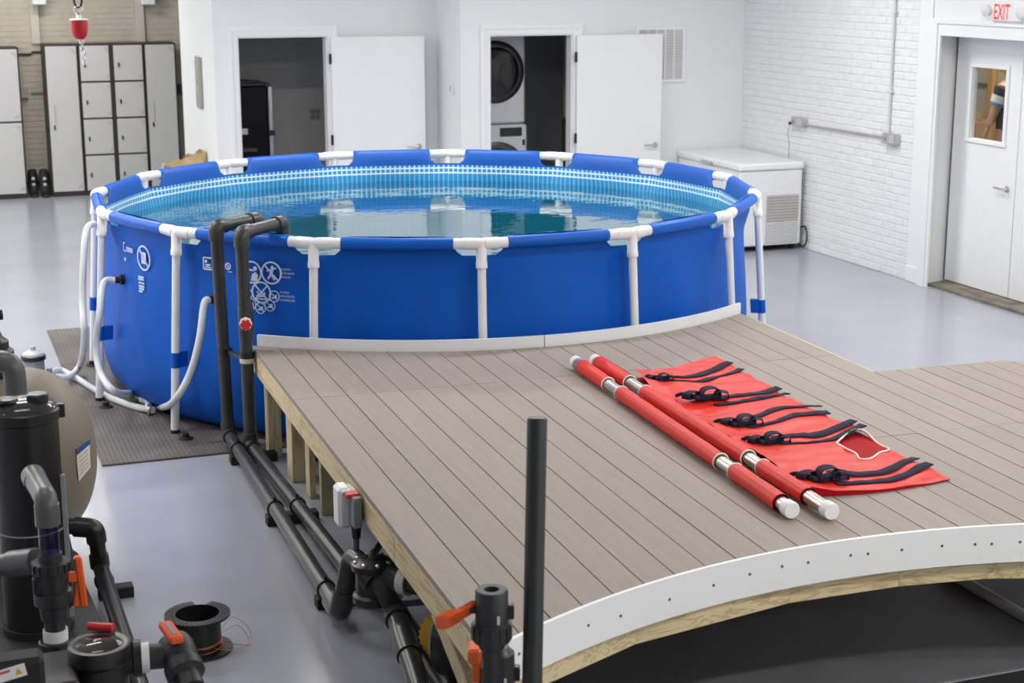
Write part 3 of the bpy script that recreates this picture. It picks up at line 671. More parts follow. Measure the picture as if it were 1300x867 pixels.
# ------------------------------------------------------------------ stretcher lying on the deck
st = thing('stretcher', 'folded red vinyl stretcher with two metal poles and navy straps', 'stretcher', (*atz(960, 550, ZD).xy, ZD))
RP = .030; ZP = ZD+.0395
def pole(ends, reds, name='pole'):
    a, b = (atz(*q, ZP) for q in ends); d = (b-a).normalized(); L_ = (b-a).length
    pl = MB().cyl(a, b, .028, n=24).build('pole', ALU, st)
    for (e, s) in ((a, -1), (b, 1)):
        MB().lathe([(.0325, -.045), (.0338, -.003), (.031, .003)], e, d*s, 28).build('end_cap', PVCW, pl)
    res = []
    for (p, q) in reds:
        t0 = (atz(*p, ZP)-a).dot(d); t1 = (atz(*q, ZP)-a).dot(d); n = max(4, int((t1-t0)/.03)); pts = []; rr = []
        for i in range(n+1):
            c = a+d*(t0+(t1-t0)*i/n); pts.append(c); rr.append(.036+.0022*noise.noise(c*9)+.001*noise.noise(c*30))
        sl = MB().tube(pts, rr, 24, caps=False).tube(pts, [x-.004 for x in rr], 24, caps=False).build('sleeve', REDV, st)
        for i in (0, -1):
            if (p, i) in ((reds[0][0], 0), (reds[-1][0], -1)): continue
            ring = []; u = V(0, 0, 1); w_ = d.cross(u)
            for k in range(24): ring.append(pts[i]+(u*math.cos(k*math.pi/12)+w_*math.sin(k*math.pi/12))*(rr[i]-.001))
            MB().tube(ring, .0042, 8, closed=True).build('binding', CREAM, sl)
        res.append((t0, t1))
    return a, d, res
a1_, d1_, _ = pole(((730, 459), (1005.5, 648)), (((737, 466), (771, 488)), ((784, 500), (904, 587)), ((923, 599.5), (977, 640))))
a2_, d2_, _ = pole(((755, 457), (1056, 649.5)), (((759, 461), (794, 486)), ((811, 499), (946, 582)), ((963, 594), (1018, 631))))
# the sheet, a ruled surface between the pole and its far hem
lft = [atz(*q, ZD+.03) for q in ((800, 480), (838, 504), (880, 530), (920, 555), (958, 578), (990, 600), (1025, 623))]
rgt = [atz(*q, ZD+.015) for q in ((908, 449), (950, 474), (1000, 504), (1050, 528), (1098, 548), (1150, 578), (1207, 606))]
lft[0] = atz(806, 473, ZD+.03)
def lerpl(l, t):
    x = t*(len(l)-1); i = min(int(x), len(l)-2); return l[i].lerp(l[i+1], x-i)
def sheet_z(x, y):
    n = noise.noise(V(x*2.0, y*4.2, 1.3))*.026+noise.noise(V(x*5, y*11, 4.1))*.012
    return ZD+.021+n
LS, RS = [lerpl(smooth_path(lft, 5), i/60) for i in range(61)], [lerpl(smooth_path(rgt, 5), i/60) for i in range(61)]
def sheet(u, v, dz=0):
    p = lerpl(LS, u).lerp(lerpl(RS, u), v)
    if u > .8: p.y -= .04*math.sin(v*math.pi)*(u-.8)/.2
    if u < .12: p.y -= .05*math.sin(v*math.pi)*(1-u/.12)
    z = sheet_z(p.x, p.y)+.02*max(0, 1-v*6)+dz
    if v > .93: z -= (v-.93)*.12
    z += .02*max(0, (u-.94)/.06)*max(0, v-.55)
    return V(p.x, p.y, max(z, ZD+.004))
HP = [atz(*q, ZD+.02).xy for q in ((1062, 563), (1071, 554), (1085, 548), (1099, 550), (1114, 558), (1129, 568), (1117, 576), (1106, 584), (1092, 585), (1086, 578), (1072, 572))]
def inside(x, y, poly):
    c = False; n = len(poly)
    for i in range(n):
        p, q = poly[i], poly[(i+1) % n]
        if (p.y > y) != (q.y > y) and x < (q.x-p.x)*(y-p.y)/(q.y-p.y)+p.x: c = not c
    return c
def skip(u, v): p = sheet(u, v); return inside(p.x, p.y, HP)
MB().grid(sheet, 150, 60, skip=skip).build('sheet', REDV, st)
MB().grid(lambda u, v: V(sheet(u*.985+.007, v*.985).x, sheet(u*.985+.007, v*.985).y, ZD+.0035+.004*noise.noise(V(u*9, v*6, 7))**2), 60, 24).build('lower_layer', REDD, st)
# hem facing at the near end
def hem(u, v): p = sheet(1, u); return V(p.x, p.y+.004, ZD+.002+(p.z-ZD-.002)*v)
MB().grid(hem, 40, 2).build('hem', REDD, st)
ring = [V(q.x, q.y, sheet_z(q.x, q.y)+.003) for q in HP]; ring = smooth_path(ring+[ring[0]], 4)[:-1]
MB().tube(ring, .0045, 8, closed=True).build('binding', CREAM, st)
def strap(pix, w=.042):
    pts = smooth_path([atz(*q, ZD+.025) for q in pix], 8); L_, R_ = [], []
    for i, p in enumerate(pts):
        d = (pts[min(i+1, len(pts)-1)]-pts[max(i-1, 0)]); d.z = 0; d.normalize(); n = V(-d.y, d.x, 0)*w/2
        for l, q in ((L_, p+n), (R_, p-n)):
            l.append(V(q.x, q.y, sheet_z(q.x, q.y)+.003+.0012*math.sin(i*1.3)))
    m = len(pts); vs = L_+R_+[p+V(0, 0, .003) for p in L_]+[p+V(0, 0, .003) for p in R_]; fs = []
    for i in range(m-1): fs += [(i, i+1, m+i+1, m+i), (2*m+i, 3*m+i, 3*m+i+1, 2*m+i+1), (i, 2*m+i, 2*m+i+1, i+1), (m+i, m+i+1, 3*m+i+1, 3*m+i)]
    MB().add(vs, fs, True).build('strap', NAVY, st)
for a, b in ((((815, 478), (848, 478), (882, 474), (927, 459)), ((832, 486), (862, 483), (895, 479), (941, 465))),
             (((900, 507), (930, 505), (955, 502), (989, 493)), ((908, 514), (938, 511), (965, 506), (1000, 498))),
             (((940, 536), (968, 528), (1000, 519), (1042, 515)), ((950, 544), (985, 537), (1012, 529), (1052, 524))),
             (((980, 556), (1012, 554), (1040, 551), (1084, 537)), ((990, 566), (1025, 562), (1055, 556), (1096, 541))),
             (((1050, 602), (1092, 601), (1130, 596), (1162, 580)), ((1062, 613), (1105, 609), (1145, 602), (1180, 589)))):
    strap(a); strap(b)
def arch(mb, c, d, w, L_, h, tw):       # one fold of webbing: a closed loop of ribbon standing on the sheet
    d = d.normalized(); n = V(-d.y, d.x, 0); prof = [(-1, 0), (-1.02, .45), (-.85, .85), (-.3, 1), (.35, .95), (.9, .75), (1.03, .35), (1, 0), (.4, -.06), (-.4, -.05)]
    P_ = smooth_path([c+d*(a*L_/2)+V(0, 0, .004+b*h)+n*(tw*a) for a, b in prof+prof[:1]], 3); m = len(P_)
    vs = [p+n*w/2 for p in P_]+[p-n*w/2 for p in P_]
    cen = sum(P_, Vector())/m; vi = [cen+(p-cen)*.86+n*w/2 for p in P_]+[cen+(p-cen)*.86-n*w/2 for p in P_]; q = 2*m
    mb.add(vs+vi, [(i, i+1, m+i+1, m+i) for i in range(m-1)]+[(q+i, q+m+i, q+m+i+1, q+i+1) for i in range(m-1)]+[(i, q+i, q+i+1, i+1) for i in range(m-1)]+[(m+i, m+i+1, q+m+i+1, q+m+i) for i in range(m-1)], False)
for px, py, r in ((840, 481, .7), (897, 505, 1.2), (943, 537, 1.05), (978, 560, 1.0), (1046, 604, 1.15)):
    c = atz(px, py, ZD+.04); c.z = sheet_z(c.x, c.y)+.004; mb = MB(); d0 = V(1, -.1, 0)
    arch(mb, c+V(.015*r, 0, 0), d0, .045*r, .085*r, .045*r, .01)
    arch(mb, c+V(-.05*r, .025*r, 0), V(.8, .5, 0), .036*r, .08*r, .028*r, -.01)
    arch(mb, c+V(.055*r, -.02*r, 0), V(.9, -.4, 0), .038*r, .06*r, .030*r, .006)
    mb.tube(smooth_path([c+V(-.10*r, .075*r, .004), c+V(-.08*r, .055*r, .018), c+V(-.05*r, .03*r, .012), c+V(0, 0, .012)], 5), .009, 8)
    mb.obox(c+V(0, 0, .010), V(.055*r, 0, 0), V(0, .022*r, 0), V(0, 0, .008), .005)
    mb.build('buckle_loop', NAVY, st)

# ------------------------------------------------------------------ pipework by the deck
def pipe(mb, pts, r, rad=.06, n=18): return mb.tube(elbow_path(pts, rad, 8), r, n)
PR = .0355
pa = thing('overflow_pipe', 'dark grey pipe hooked over the pool rim, farther from the deck', 'pipe', (1.565, 8.907, 0))
ta, ea = atz(274, 288, 1.285), atz(320, 279, 1.285); fa_ = V(1.565, 8.907, .085); na_ = atz(428, 770, .085)
pipe(MB(), [V(fa_.x, fa_.y, .1), V(ta.x, ta.y, 1.285)], PR).build('riser', PVCB, pa)
def elb(pt, d1, d2, par, r=PR*1.22, l=.075):
    pt, d1, d2 = Vector(pt), Vector(d1).normalized(), Vector(d2).normalized()
    return MB().tube(elbow_path([pt+d1*l, pt, pt+d2*l], .06, 8), r, 18).build('elbow', PVCB, par)
def hook(ta, ea, par, drop):
    d = (ea-ta).normalized(); elb(ta, V(0, 0, -1), d, par)
    MB().cyl(ta, ea, PR, n=18).build('arm', PVCB, par)
    elb(ea, -d, V(0, 0, -1), par)
    MB().cyl(ea-V(0, 0, .05), ea-V(0, 0, drop), PR, n=18).build('spout', PVCB, par)
dha = (ea-ta).normalized(); ea = ea+dha*.05
hook(ta, ea, pa, .30)
da = (na_-fa_).normalized()
elb(fa_, V(0, 0, 1), da, pa)
MB().cyl(fa_, na_, PR, n=18).build('floor_run', PVCB, pa)
pb = thing('return_pipe', 'dark grey pipe with a red tap, strapped to the deck corner', 'pipe', (1.64, 8.646, 0))
tb, eb = atz(306, 296, 1.285), atz(351, 284, 1.285); fb_ = V(1.64, 8.646, .085); nb_ = atz(441, 722, .085)
pipe(MB(), [V(fb_.x, fb_.y, .1), V(tb.x, tb.y, 1.285)], PR).build('riser', PVCB, pb)
dhb = (eb-tb).normalized(); eb = eb+dhb*.062
hook(tb, eb, pb, .30); db = (nb_-fb_).normalized(); elb(fb_, V(0, 0, 1), db, pb)
MB().cyl(fb_, nb_, PR, n=18).build('floor_run', PVCB, pb)
# tee and tap on the second riser
zt = aty(311, 408, 8.64).z; q = V(fb_.x, fb_.y, zt); vd = (CAM-q); vd.z = 0; vd.normalize()
MB().cyl(q+V(0, 0, .10), q-V(0, 0, .10), PR*1.2, n=18).cyl(q, q+vd*.06, .03, n=16).build('tee', PVCB, pb)
tp = MB().lathe([(.033, .055), (.036, .06), (.036, .075), (.02, .08)], q, vd, 8, smooth=False).build('tap', PVCW, pb)
mb = MB(); sx = V(-vd.y, vd.x, 0)
for k in range(6):
    t = k*math.pi/3; mb.lathe([(0, -.01), (.011, -.008), (.011, .008), (0, .01)], q+vd*.1+sx*math.cos(t)*.02+V(0, 0, math.sin(t)*.02), vd, 10)
mb.lathe([(.018, -.025), (.018, .008), (0, .01)], q+vd*.1, vd, 14).build('tap_handle', REDP, tp)
# band clamp between the risers, and the pale strap to the deck
ca_, cb_ = V(fa_.x, fa_.y, .575), V(fb_.x, fb_.y, .575)
mb = MB().lathe([(PR, -.016), (PR+.008, -.016), (PR+.008, .016), (PR, .016)], ca_, n=20).lathe([(PR, -.016), (PR+.007, -.016), (PR+.007, .016), (PR, .016)], cb_+V(0, 0, .03), n=20)
d = (cb_-ca_).normalized(); mb.obox((ca_+cb_)/2, d*((cb_-ca_).length/2-PR), V(-d.y, d.x, 0)*.006, (0, 0, .014)); mb.cyl(ca_-d*.04+V(0, 0, -.0), ca_-d*.06, .008, n=8)
mb.build('pipe_clamp', BLACK, pa)
mb = MB().lathe([(PR, -.013), (PR+.006, -.013), (PR+.006, .013), (PR, .013)], cb_, n=20).obox(cb_+V(.052, .0, 0), (.018, 0, 0), (0, .004, 0), (0, 0, .013)); mb.build('strap', mat('cream_plastic', (.62, .60, .52), .5), pb)
# rubber blocks that carry the floor runs
def block_on(par, p, d, wid, name='support_block'):
    n = V(-d.y, d.x, 0)
    return MB().obox(V(p.x, p.y, .026), n*wid, d*.03, (0, 0, .025), .004).build(name, BLACKM, par)
for px, py in ((289, 583), (331, 660), (406, 763)):
    q = atz(px, py, .03); s = (q-fa_).dot(da); p = fa_+da*s; n = V(-da.y, da.x, 0)*(1 if V(-da.y, da.x, 0).x > 0 else -1)
    bk = MB().obox(V(p.x, p.y, .026)+n*.085, n*.13, da*.035, (0, 0, .025), .004).build('support_block', BLACKM, pa)
    MB().lathe([(PR, -.014), (PR+.007, -.014), (PR+.007, .014), (PR, .014)], V(p.x, p.y, p.z), da, 20).cyl(p+V(0, 0, PR), p+V(0, 0, PR+.02)+da*.0, .008, n=8).build('pipe_ring', BLACK, pa)
    s2 = (q-fb_).dot(db); p2 = fb_+db*max(s2, .08)
    MB().lathe([(PR, -.014), (PR+.007, -.014), (PR+.007, .014), (PR, .014)], p2, db, 20).cyl(p2+V(0, 0, PR), p2+V(0, 0, PR+.02), .008, n=8).build('pipe_ring', BLACK, pb)
# three-way valve with its pipes
vv = thing('diverter_valve', 'black three-way diverter valve joining the two floor pipes under the deck edge', 'valve', (1.62, 6.02, 0))
vc = atz(474, 727, .33); up = atz(446, 704, .33)
MB().tube(elbow_path([na_-da*.02, na_+da*.06, up+V(0, 0, -.0), vc], .05, 8), PR*1.12, 18).build('rising_elbow', PVCB, vv)
MB().tube(elbow_path([na_-da*.08, na_+da*.06, (na_+da*.06).lerp(up, .35)], .05, 8), PR*1.35, 18).build('lower_elbow', PVCB, vv)
mb = MB().lathe([(.05, -.10), (.085, -.09), (.085, -.06), (.072, -.05), (.072, .045), (.088, .05), (.088, .075), (.06, .09), (.03, .095), (0, .095)], vc-V(0, 0, .03), n=28); mb.build('valve_body', BLACK, vv)
for k in range(8): t = k*math.pi/4; MB().lathe([(.011, 0), (.011, .012), (.005, .016), (0, .016)], vc+V(.07*math.cos(t), .07*math.sin(t), .045), n=8).build('bolt', STEEL, vv)
hd = V(.6, .55, .25).normalized(); MB().tube([vc+V(0, 0, .06), vc+V(0, 0, .085), vc+V(0, 0, .085)+hd*.05, vc+V(0, 0, .085)+hd*.15], [.02, .02, .014, .017], 12).build('valve_handle', BLACK, vv)
o1 = atz(519, 738, .33); MB().tube([vc, vc.lerp(o1, .15), vc.lerp(o1, .16), vc.lerp(o1, .9)], [.06, .06, .05, .05], 20).build('side_outlet', PVCD, vv)
MB().lathe([(.058, -.02), (.058, .02)], o1-(o1-vc)*.06, o1-vc, 20).build('union_ring', mat('pale_plastic', (.62, .62, .58), .5), vv)
MB().cyl(o1, V(2.0, 5.35, .33), .045, n=16).build('outlet_pipe', PVCD, vv)
g0 = atz(486, 741, .30); g1 = atz(500, 770, .20); g2 = atz(532, 872, .1)
dd = (g2-g1).normalized()
MB().tube(elbow_path([vc, g0, g1, g2, g2+dd*1.2], .06, 8), .043, 20).build('grey_tube', PVCB, vv)
MB().tube(elbow_path([vc.lerp(g0, .4), g0, g0.lerp(g1, .75)], .05, 8), .054, 20).cyl(g1+dd*.06, g1+dd*.10, .053, n=20).cyl(g1+dd*.19, g1+dd*.35, .050, n=20).build('coupling', PVCB, vv)
MB().lathe([(.05, -.02), (.075, -.02), (.075, .02), (.05, .02)], vc.lerp(g0, .45), g0-vc, 20).build('union_nut', BLACK, vv)
MB().tube(elbow_path([nb_-db*.1, nb_+db*.05, atz(470, 752, .085), atz(505, 775, .085), atz(570, 872, .085), atz(570, 872, .085)+V(-.05, -.6, 0)], .06, 8), .036, 18).build('lower_pipe', PVCB, vv)
# pump below the deck
pu = thing('pump', 'black pump with a yellow motor flange under the deck corner', 'pump', (1.78, 5.3, 0))
pc = V(1.80, 5.36, .28)
MB().lathe([(.0, -.02), (.10, -.02), (.125, .0), (.125, .05), (.09, .08), (.09, .4), (.07, .42), (0, .42)], pc, (.75, .55, 0), 28).build('motor', BLACK, pu)
MB().lathe([(.06, -.02), (.15, -.02), (.165, .0), (.165, .035), (.13, .04)], pc+V(-.05, -.03, 0), (.6, -.8, 0), 24, smooth=False).build('volute', BLACK, pu)
mb = MB(); yc = atz(563, 806, .20); n_ = V(-.55, -.8, .2).normalized(); e1 = n_.cross(V(0, 0, 1)).normalized(); e2 = e1.cross(n_)
mb.plate([((.085+(.008 if k % 2 else 0))*math.cos(k*math.pi/24), (.085+(.008 if k % 2 else 0))*math.sin(k*math.pi/24)) for k in range(48)], yc, e1, e2, -.03); mb.build('flange', YELLOW, pu)
for k in range(6): t = k*math.pi/3; MB().lathe([(.008, -.02), (.008, .01), (0, .012)], yc+(e1*math.cos(t)+e2*math.sin(t))*.065, n_, 8).build('bolt', STEEL, pu)
MB().bbox(1.70, 2.1, 5.2, 5.6, 0, .12, .01).build('foot', BLACKM, pu)
MB().cyl((1.78, 5.5, .1), (1.78, 5.5, .42), .06, n=16).build('strainer', BLACK, pu)
# coupling piece on the floor behind the posts
cpl = atz(388, 595, .0); t = thing('pipe_coupling', 'short black pipe coupling standing between the deck posts', 'pipe fitting', (cpl.x+.06, cpl.y+.15, 0))
MB().lathe([(.045, 0), (.045, .07), (.038, .075), (.038, .10), (.048, .105), (.048, .17)], (cpl.x+.06, cpl.y+.15, 0), n=20).build('socket', BLACK, t)
# outlet box on the deck side
ob = V(1.545, 6.30, .53)
t = thing('outlet_box', 'white weatherproof outlet cover with a grey box on the deck side', 'outlet', (1.56, 6.3, .45))
c = atx(437, 641, 1.548); 
MB().obox(c-V(.008, 0, 0), V(.028, 0, 0), V(0, .05, 0), V(0, 0, .088), .018).build('cover', PVCW, t)
MB().obox(c+V(.030, .0, .005), V(.012, 0, 0), V(0, .05, 0), V(0, 0, .07), .006).build('back_plate', mat('pale_grey_plastic', (.55, .54, .51), .5), t)
g = c+V(.025, -.088, .0); MB().obox(g, V(.018, 0, 0), V(0, .035, 0), V(0, 0, .065), .004).build('box_body', GREYP, t)
MB().obox(g+V(-.01, .03, .065), V(.028, 0, 0), V(0, .035, 0), V(0, 0, .008), .003).build('red_latch', REDP, t)
MB().cyl(g-V(0, 0, .065), g-V(0, 0, .115), .022, .018, n=14).build('gland', BLACK, t)
cb0 = g-V(0, 0, .11); MB().tube(smooth_path([cb0, cb0-V(0, 0, .08), cb0+V(.03, .0, -.16), cb0+V(.07, .01, -.25), cb0+V(.14, .02, -.32), cb0+V(.3, .03, -.34)], 6), .014, 12).build('conduit', mat('slate_conduit', (.10, .12, .14), .4), t)

# ------------------------------------------------------------------ hoses and the little cartridge filter
hz = lambda l: smooth_path(l, 7)
def hose(label, pts, r=.021):
    return tag(MB().tube(hz(pts), r, 14).build('hose', HOSE), label, 'hose')
jn = atz(187, 509, .05); jn2 = atz(190, 521, .045)
hose('milky hose from the pool fitting beside the ringed warning print', [f1+n1*.04, f1+n1*.10+V(-.01, 0, -.01), atc(126, 400, 2.40), atc(122, 440, 2.43), atc(128, 474, 2.46), atc(146, 497, 2.49), atz(168, 500, .06), jn])
hose('milky hose from the fitting behind the dark grey pipes', [f2+n2*.04, f2+n2*.08+V(0, 0, -.02), atc(253, 432, 2.36), atc(241, 475, 2.42), atc(222, 508, 2.46), atz(205, 517, .05), jn+V(.03, -.02, 0)])
fl = atz(46, 506, 0)
hose('milky hose rising to the pool leg on the locker side', [atc(119, 284, 2.29), atc(110, 292, 2.36), atc(106, 330, 2.42), atc(105, 380, 2.46), atc(107, 430, 2.50), atz(102, 462, .10), atz(88, 478, .06), atz(70, 480, .07), V(fl.x+.05, fl.y-.02, .10)])
hose('milky hose lying across the mat towards the small grey filter', [jn2+V(.02, 0, 0), atz(170, 516, .03), atz(140, 505, .03), atz(118, 493, .03), atz(97, 480, .035), atz(75, 470, .06), V(fl.x+.05, fl.y+.03, .13)])
t = thing('hose_connector', 'white hose connector with steel clamps on the brown mat', 'hose fitting', (jn.x, jn.y, .02))
MB().tube([jn+V(-.03, .02, 0), jn+V(.06, -.04, 0)], .026, 14).tube([jn, jn2], .02, 12).build('tee', PVCW, t)
for q in (jn+V(-.03, .02, 0), jn+V(.055, -.035, 0), jn2+V(.0, .0, 0)):
    MB().lathe([(.024, -.008), (.029, -.008), (.029, .008), (.024, .008)], q, (1, -.6, 0), 16).obox(q+V(0, 0, .033), (.012, 0, 0), (0, .008, 0), (0, 0, .007)).build('clamp', STEEL, t)
t = thing('cartridge_filter', 'small grey pool filter with a dark lid ring behind the tan tank', 'filter', (fl.x, fl.y, 0))
GB = mat('blue_grey_plastic', (.30, .32, .34), .5)
MB().lathe([(.085, 0), (.085, .02), (.066, .025), (.066, .27)], fl, n=28).build('housing', GB, t)
MB().lathe([(.066, .255), (.078, .26), (.078, .285), (.066, .29)], fl, n=28).build('lid_ring', BLACK, t)
MB().lathe([(.070, .288), (.066, .30), (.035, .318), (.018, .32), (.016, .345), (0, .347)], fl, n=24).build('lid', mat('pale_blue_grey', (.52, .54, .54), .45), t)
MB().obox(fl+V(-.0, -.066, .17), V(.03, 0, 0), V(0, .003, 0), V(0, 0, .035)).build('label_plate', GREYP, t)
MB().cyl(fl+V(.09, -.03, .1), fl+V(.09, -.03, .20), .018, n=12).build('air_valve', GREYP, t)

# ------------------------------------------------------------------ sand filter and its pumps
TC = V(.345, 7.334, .535); TR, TZ = .335, .405
sf = thing('sand_filter', 'large tan pool filter tank with a printed label', 'filter', (TC.x, TC.y, 0))
prof = []
for i in range(25):
    t = -math.pi/2+math.pi*i/24; prof.append((TR*abs(math.cos(t))**.80, TZ*math.copysign(abs(math.sin(t))**.95, math.sin(t))))
MB().lathe(prof, TC, n=56).build('tank', TAN, sf)
MB().lathe([(.22, 0), (.23, .03), (.2, .06), (.17, .28)], (TC.x, TC.y, 0), n=32).build('pedestal', BLACKM, sf)
MB().lathe([(.10, .36), (.10, .42), (.085, .44), (.085, .50), (.06, .52), (0, .52)], TC-V(.08, 0, 0), n=24).build('valve_neck', BLACK, sf)
def tank_hit(px, py, k=1.012):
    d = ray(px, py); o = CAM-TC; S_ = V(1/TR, 1/TR, 1/TZ)/k; o = V(o.x*S_.x, o.y*S_.y, o.z*S_.z); e = V(d.x*S_.x, d.y*S_.y, d.z*S_.z)
    a, b, c = e.dot(e), 2*o.dot(e), o.dot(o)-1; D = b*b-4*a*c
    return CAM+d*((-b-math.sqrt(max(D, 0)))/2/a)
def lab(u, v, v0=0, v1=1):
    v = v0+(v1-v0)*v; l = (95.5+3.5*v, 569+42*v); r = (112+2*v, 556+37*v); q = tank_hit(l[0]+(r[0]-l[0])*u, l[1]+(r[1]-l[1])*u, 1.0)
    th = math.atan2(q.y-TC.y, q.x-TC.x); zz = q.z-TC.z; ph = math.asin(max(-1, min(1, math.copysign(abs(zz/TZ)**(1/.95), zz))))
    rr = TR*abs(math.cos(ph))**.80+.004; return V(TC.x+rr*math.cos(th), TC.y+rr*math.sin(th), q.z)
lb = MB().grid(lab, 10, 10).build('label_sheet', LABELW, sf)
MB().grid(lambda u, v: lab(u, v, 0, .2)+V(.002, -.003, 0), 10, 4).build('label_band', LABELB, lb)
for k, (va, vb_, mm_) in enumerate(((.30, .36, GREYP), (.44, .50, LABELR), (.58, .63, GREYP), (.70, .75, GREYP), (.82, .87, GREYP))):
    MB().grid(lambda u, v, va=va, vb_=vb_: lab(.15+.7*u, v, va, vb_)+V(.001, -.0015, 0), 8, 2).build('label_line', mat('label_grey_line', (.5, .49, .45), .6) if mm_ is GREYP else mat('label_orange_line', (.68, .45, .28), .6), lb)
# multiport valve and its elbow at the tank top
mvp = atd(6, 445, 7.2)
MB().lathe([(.075, -.14), (.075, -.04), (.085, -.035), (.085, .0), (.06, .02), (.05, .05), (.05, .10), (0, .11)], V(TC.x-.10, TC.y, TC.z+TZ+.14), n=24).build('multiport_valve', BLACK, sf)
MB().tube([V(TC.x-.25, TC.y-.05, TC.z+TZ+.26), V(TC.x-.035, TC.y-.03, TC.z+TZ+.265)], [.03, .025], 10).build('valve_lever', BLACK, sf)
g = thing('grey_elbow_pipe', 'grey pipe bending down in front of the tan tank', 'pipe', (*atd(18, 500, 6.85).xy, .9))
e0, e1_, e2_ = atd(-30, 462, 6.85), atd(17, 456, 6.85), atd(19, 512, 6.85); e2_ = V(e1_.x, e1_.y, e2_.z)
GP = mat('mid_grey_pvc', (.10, .105, .105), .35, var=.1)
MB().tube(elbow_path([e0, e1_, e2_], .08, 10), .047, 22).build('elbow', GP, g)
MB().cyl(e2_+V(0, 0, .03), e2_-V(0, 0, .1), .040, n=20).build('tail', GP, g)
# black canister
cx = atd(29, 515, 6.3); CB = V(cx.x, cx.y, 0)
cn = thing('strainer_canister', 'tall black strainer canister with clamped lid in front of the tan tank', 'filter', CB)
zt = cx.z
MB().lathe([(.128, .12), (.128, zt-.28), (.131, zt-.28), (.131, zt-.265), (.130, zt-.265), (.130, zt-.045)], CB, n=44).build('body', BLACK, cn)
MB().lathe([(.136, zt-.055), (.142, zt-.05), (.142, zt-.012), (.135, zt-.006), (.125, zt-.004)], CB, n=44).build('clamp_band', BLACK, cn)
MB().lathe([(.128, zt-.006), (.115, zt+.012), (.07, zt+.03), (.03, zt+.034), (0, zt+.034)], CB, n=44).build('lid', mat('glossy_black', (.03, .03, .03), .15, var=.1), cn)
kx = atd(50, 503, 6.2); kn = V(CB.x+.055, CB.y-.03, zt+.02); MB().lathe([(.042, 0), (.042, .028), (.036, .033), (0, .034)], kn, n=20).build('lid_knob', BLACK, cn)
MB().lathe([(.03, .0), (.045, .01), (.04, .02), (.02, .015)], V(CB.x-.06, CB.y-.03, zt+.022), n=20).build('lid_vent', BLACK, cn)
MB().bbox(CB.x+.125, CB.x+.155, CB.y-.03, CB.y, zt-.055, zt-.0, .004).build('clamp_latch', BLACK, cn)
MB().lathe([(.1315, zt-.50), (.1335, zt-.50), (.1335, zt-.495), (.1315, zt-.495)], CB, n=44).build('seam_ring', GREYP, cn)
MB().bbox(CB.x+.115, CB.x+.137, CB.y-.06, CB.y-.04, .15, zt-.28, .003).build('seam_strip', GREYP, cn)
MB().lathe([(.14, .101), (.14, .13)], CB, n=32).build('base', BLACKM, cn)
# elbow, clear pipe and union valve in front
sp = thing('sight_pipe', 'grey elbow with a clear violet pipe and union valve by the canister', 'pipe', (*atd(60, 740, 5.55).xy, .5))
s0 = atd(42, 604, 5.95); s1 = atd(59, 640, 5.62); s2 = V(s1.x, s1.y, atd(57, 668, 5.62).z); s3 = V(s1.x, s1.y, atd(57, 712, 5.6).z); s4 = V(s1.x, s1.y, atd(58, 800, 5.55).z)
MB().tube(elbow_path([s0, s1+V(0, 0, .02), s2], .05, 8), .040, 20).build('elbow', GP, sp)
MB().cyl(s1, s2, .043, n=22).build('socket', GP, sp); MB().tube([s0, s0.lerp(s1, .25)], .044, 20).build('collar', GP, sp)
MB().tube([s2, s3], .0345, 22, caps=False).build('clear_pipe', MATS['clear_violet_pipe'], sp)
zz = s3.z; q = V(s1.x, s1.y, 0)
un = MB().lathe([(.042, zz+.005), (.042, zz-.02), (.064, zz-.025), (.067, zz-.06), (.06, zz-.065), (.055, zz-.13), (.066, zz-.135), (.066, zz-.18), (.05, zz-.19), (.045, zz-.24), (.036, zz-.25), (.036, zz-.30)], q, n=32).build('union_valve', PVCD, sp)
mb = MB()
for k in range(16): t = k*math.pi/8; mb.obox(q+V(.066*math.cos(t), .066*math.sin(t), zz-.043), V(.004*math.cos(t), .004*math.sin(t), 0), V(-math.sin(t), math.cos(t), 0)*.007, (0, 0, .016))
mb.build('grip_ribs', PVCD, un)
MB().obox(q+V(-.055, -.025, zz-.10), (.012, 0, 0), (0, .015, 0), (0, 0, .03), .004).obox(q+V(-.045, -.045, zz-.095), (.008, 0, 0), (0, .002, 0), (0, 0, .016)).build('side_clip', PVCD, un)
MB().lathe([(.040, zz-.280), (.0435, zz-.280), (.0435, zz-.322), (.036, zz-.322)], q, n=28).build('white_ring', PVCW, sp)
MB().lathe([(.055, zz-.32), (.06, zz-.325), (.06, zz-.35), (.055, zz-.355), (.06, zz-.36), (.06, zz-.39), (.055, .2)], q, n=28).build('threaded_port', BLACK, sp)
oc = q+V(.085, -.01, zz-.09); sd = RT
mb = MB().obox(oc+V(.012, 0, -.02), (.014, 0, 0), (0, .016, 0), V(-.006, 0, .095), .008).obox(oc+V(-.012, 0, .0), (.022, 0, 0), (0, .012, 0), (0, 0, .018), .006); mb.build('valve_handle', ORANGE, sp)
MB().cyl(q+V(.05, 0, zz-.09), oc, .012, n=10).build('handle_stem', PVCD, sp)
# second valve behind with only its handle showing, and the red lever
rv = V(q.x+.10, q.y+.22, .0)
t = thing('ball_valve', 'black ball valve with orange handle behind the union valve', 'valve', rv)
zc = atd(90, 772, 5.75).z; MB().lathe([(.035, .1), (.035, zc-.08), (.055, zc-.06), (.055, zc+.04), (.035, zc+.06), (.035, zc+.1)], rv+V(-.07, 0, 0), n=20).build('body', PVCD, t)
MB().obox(rv+V(.0, -.03, zc), (.012, 0, 0), (0, .02, 0), V(.01, 0, .06), .005).build('valve_handle', ORANGE, t)
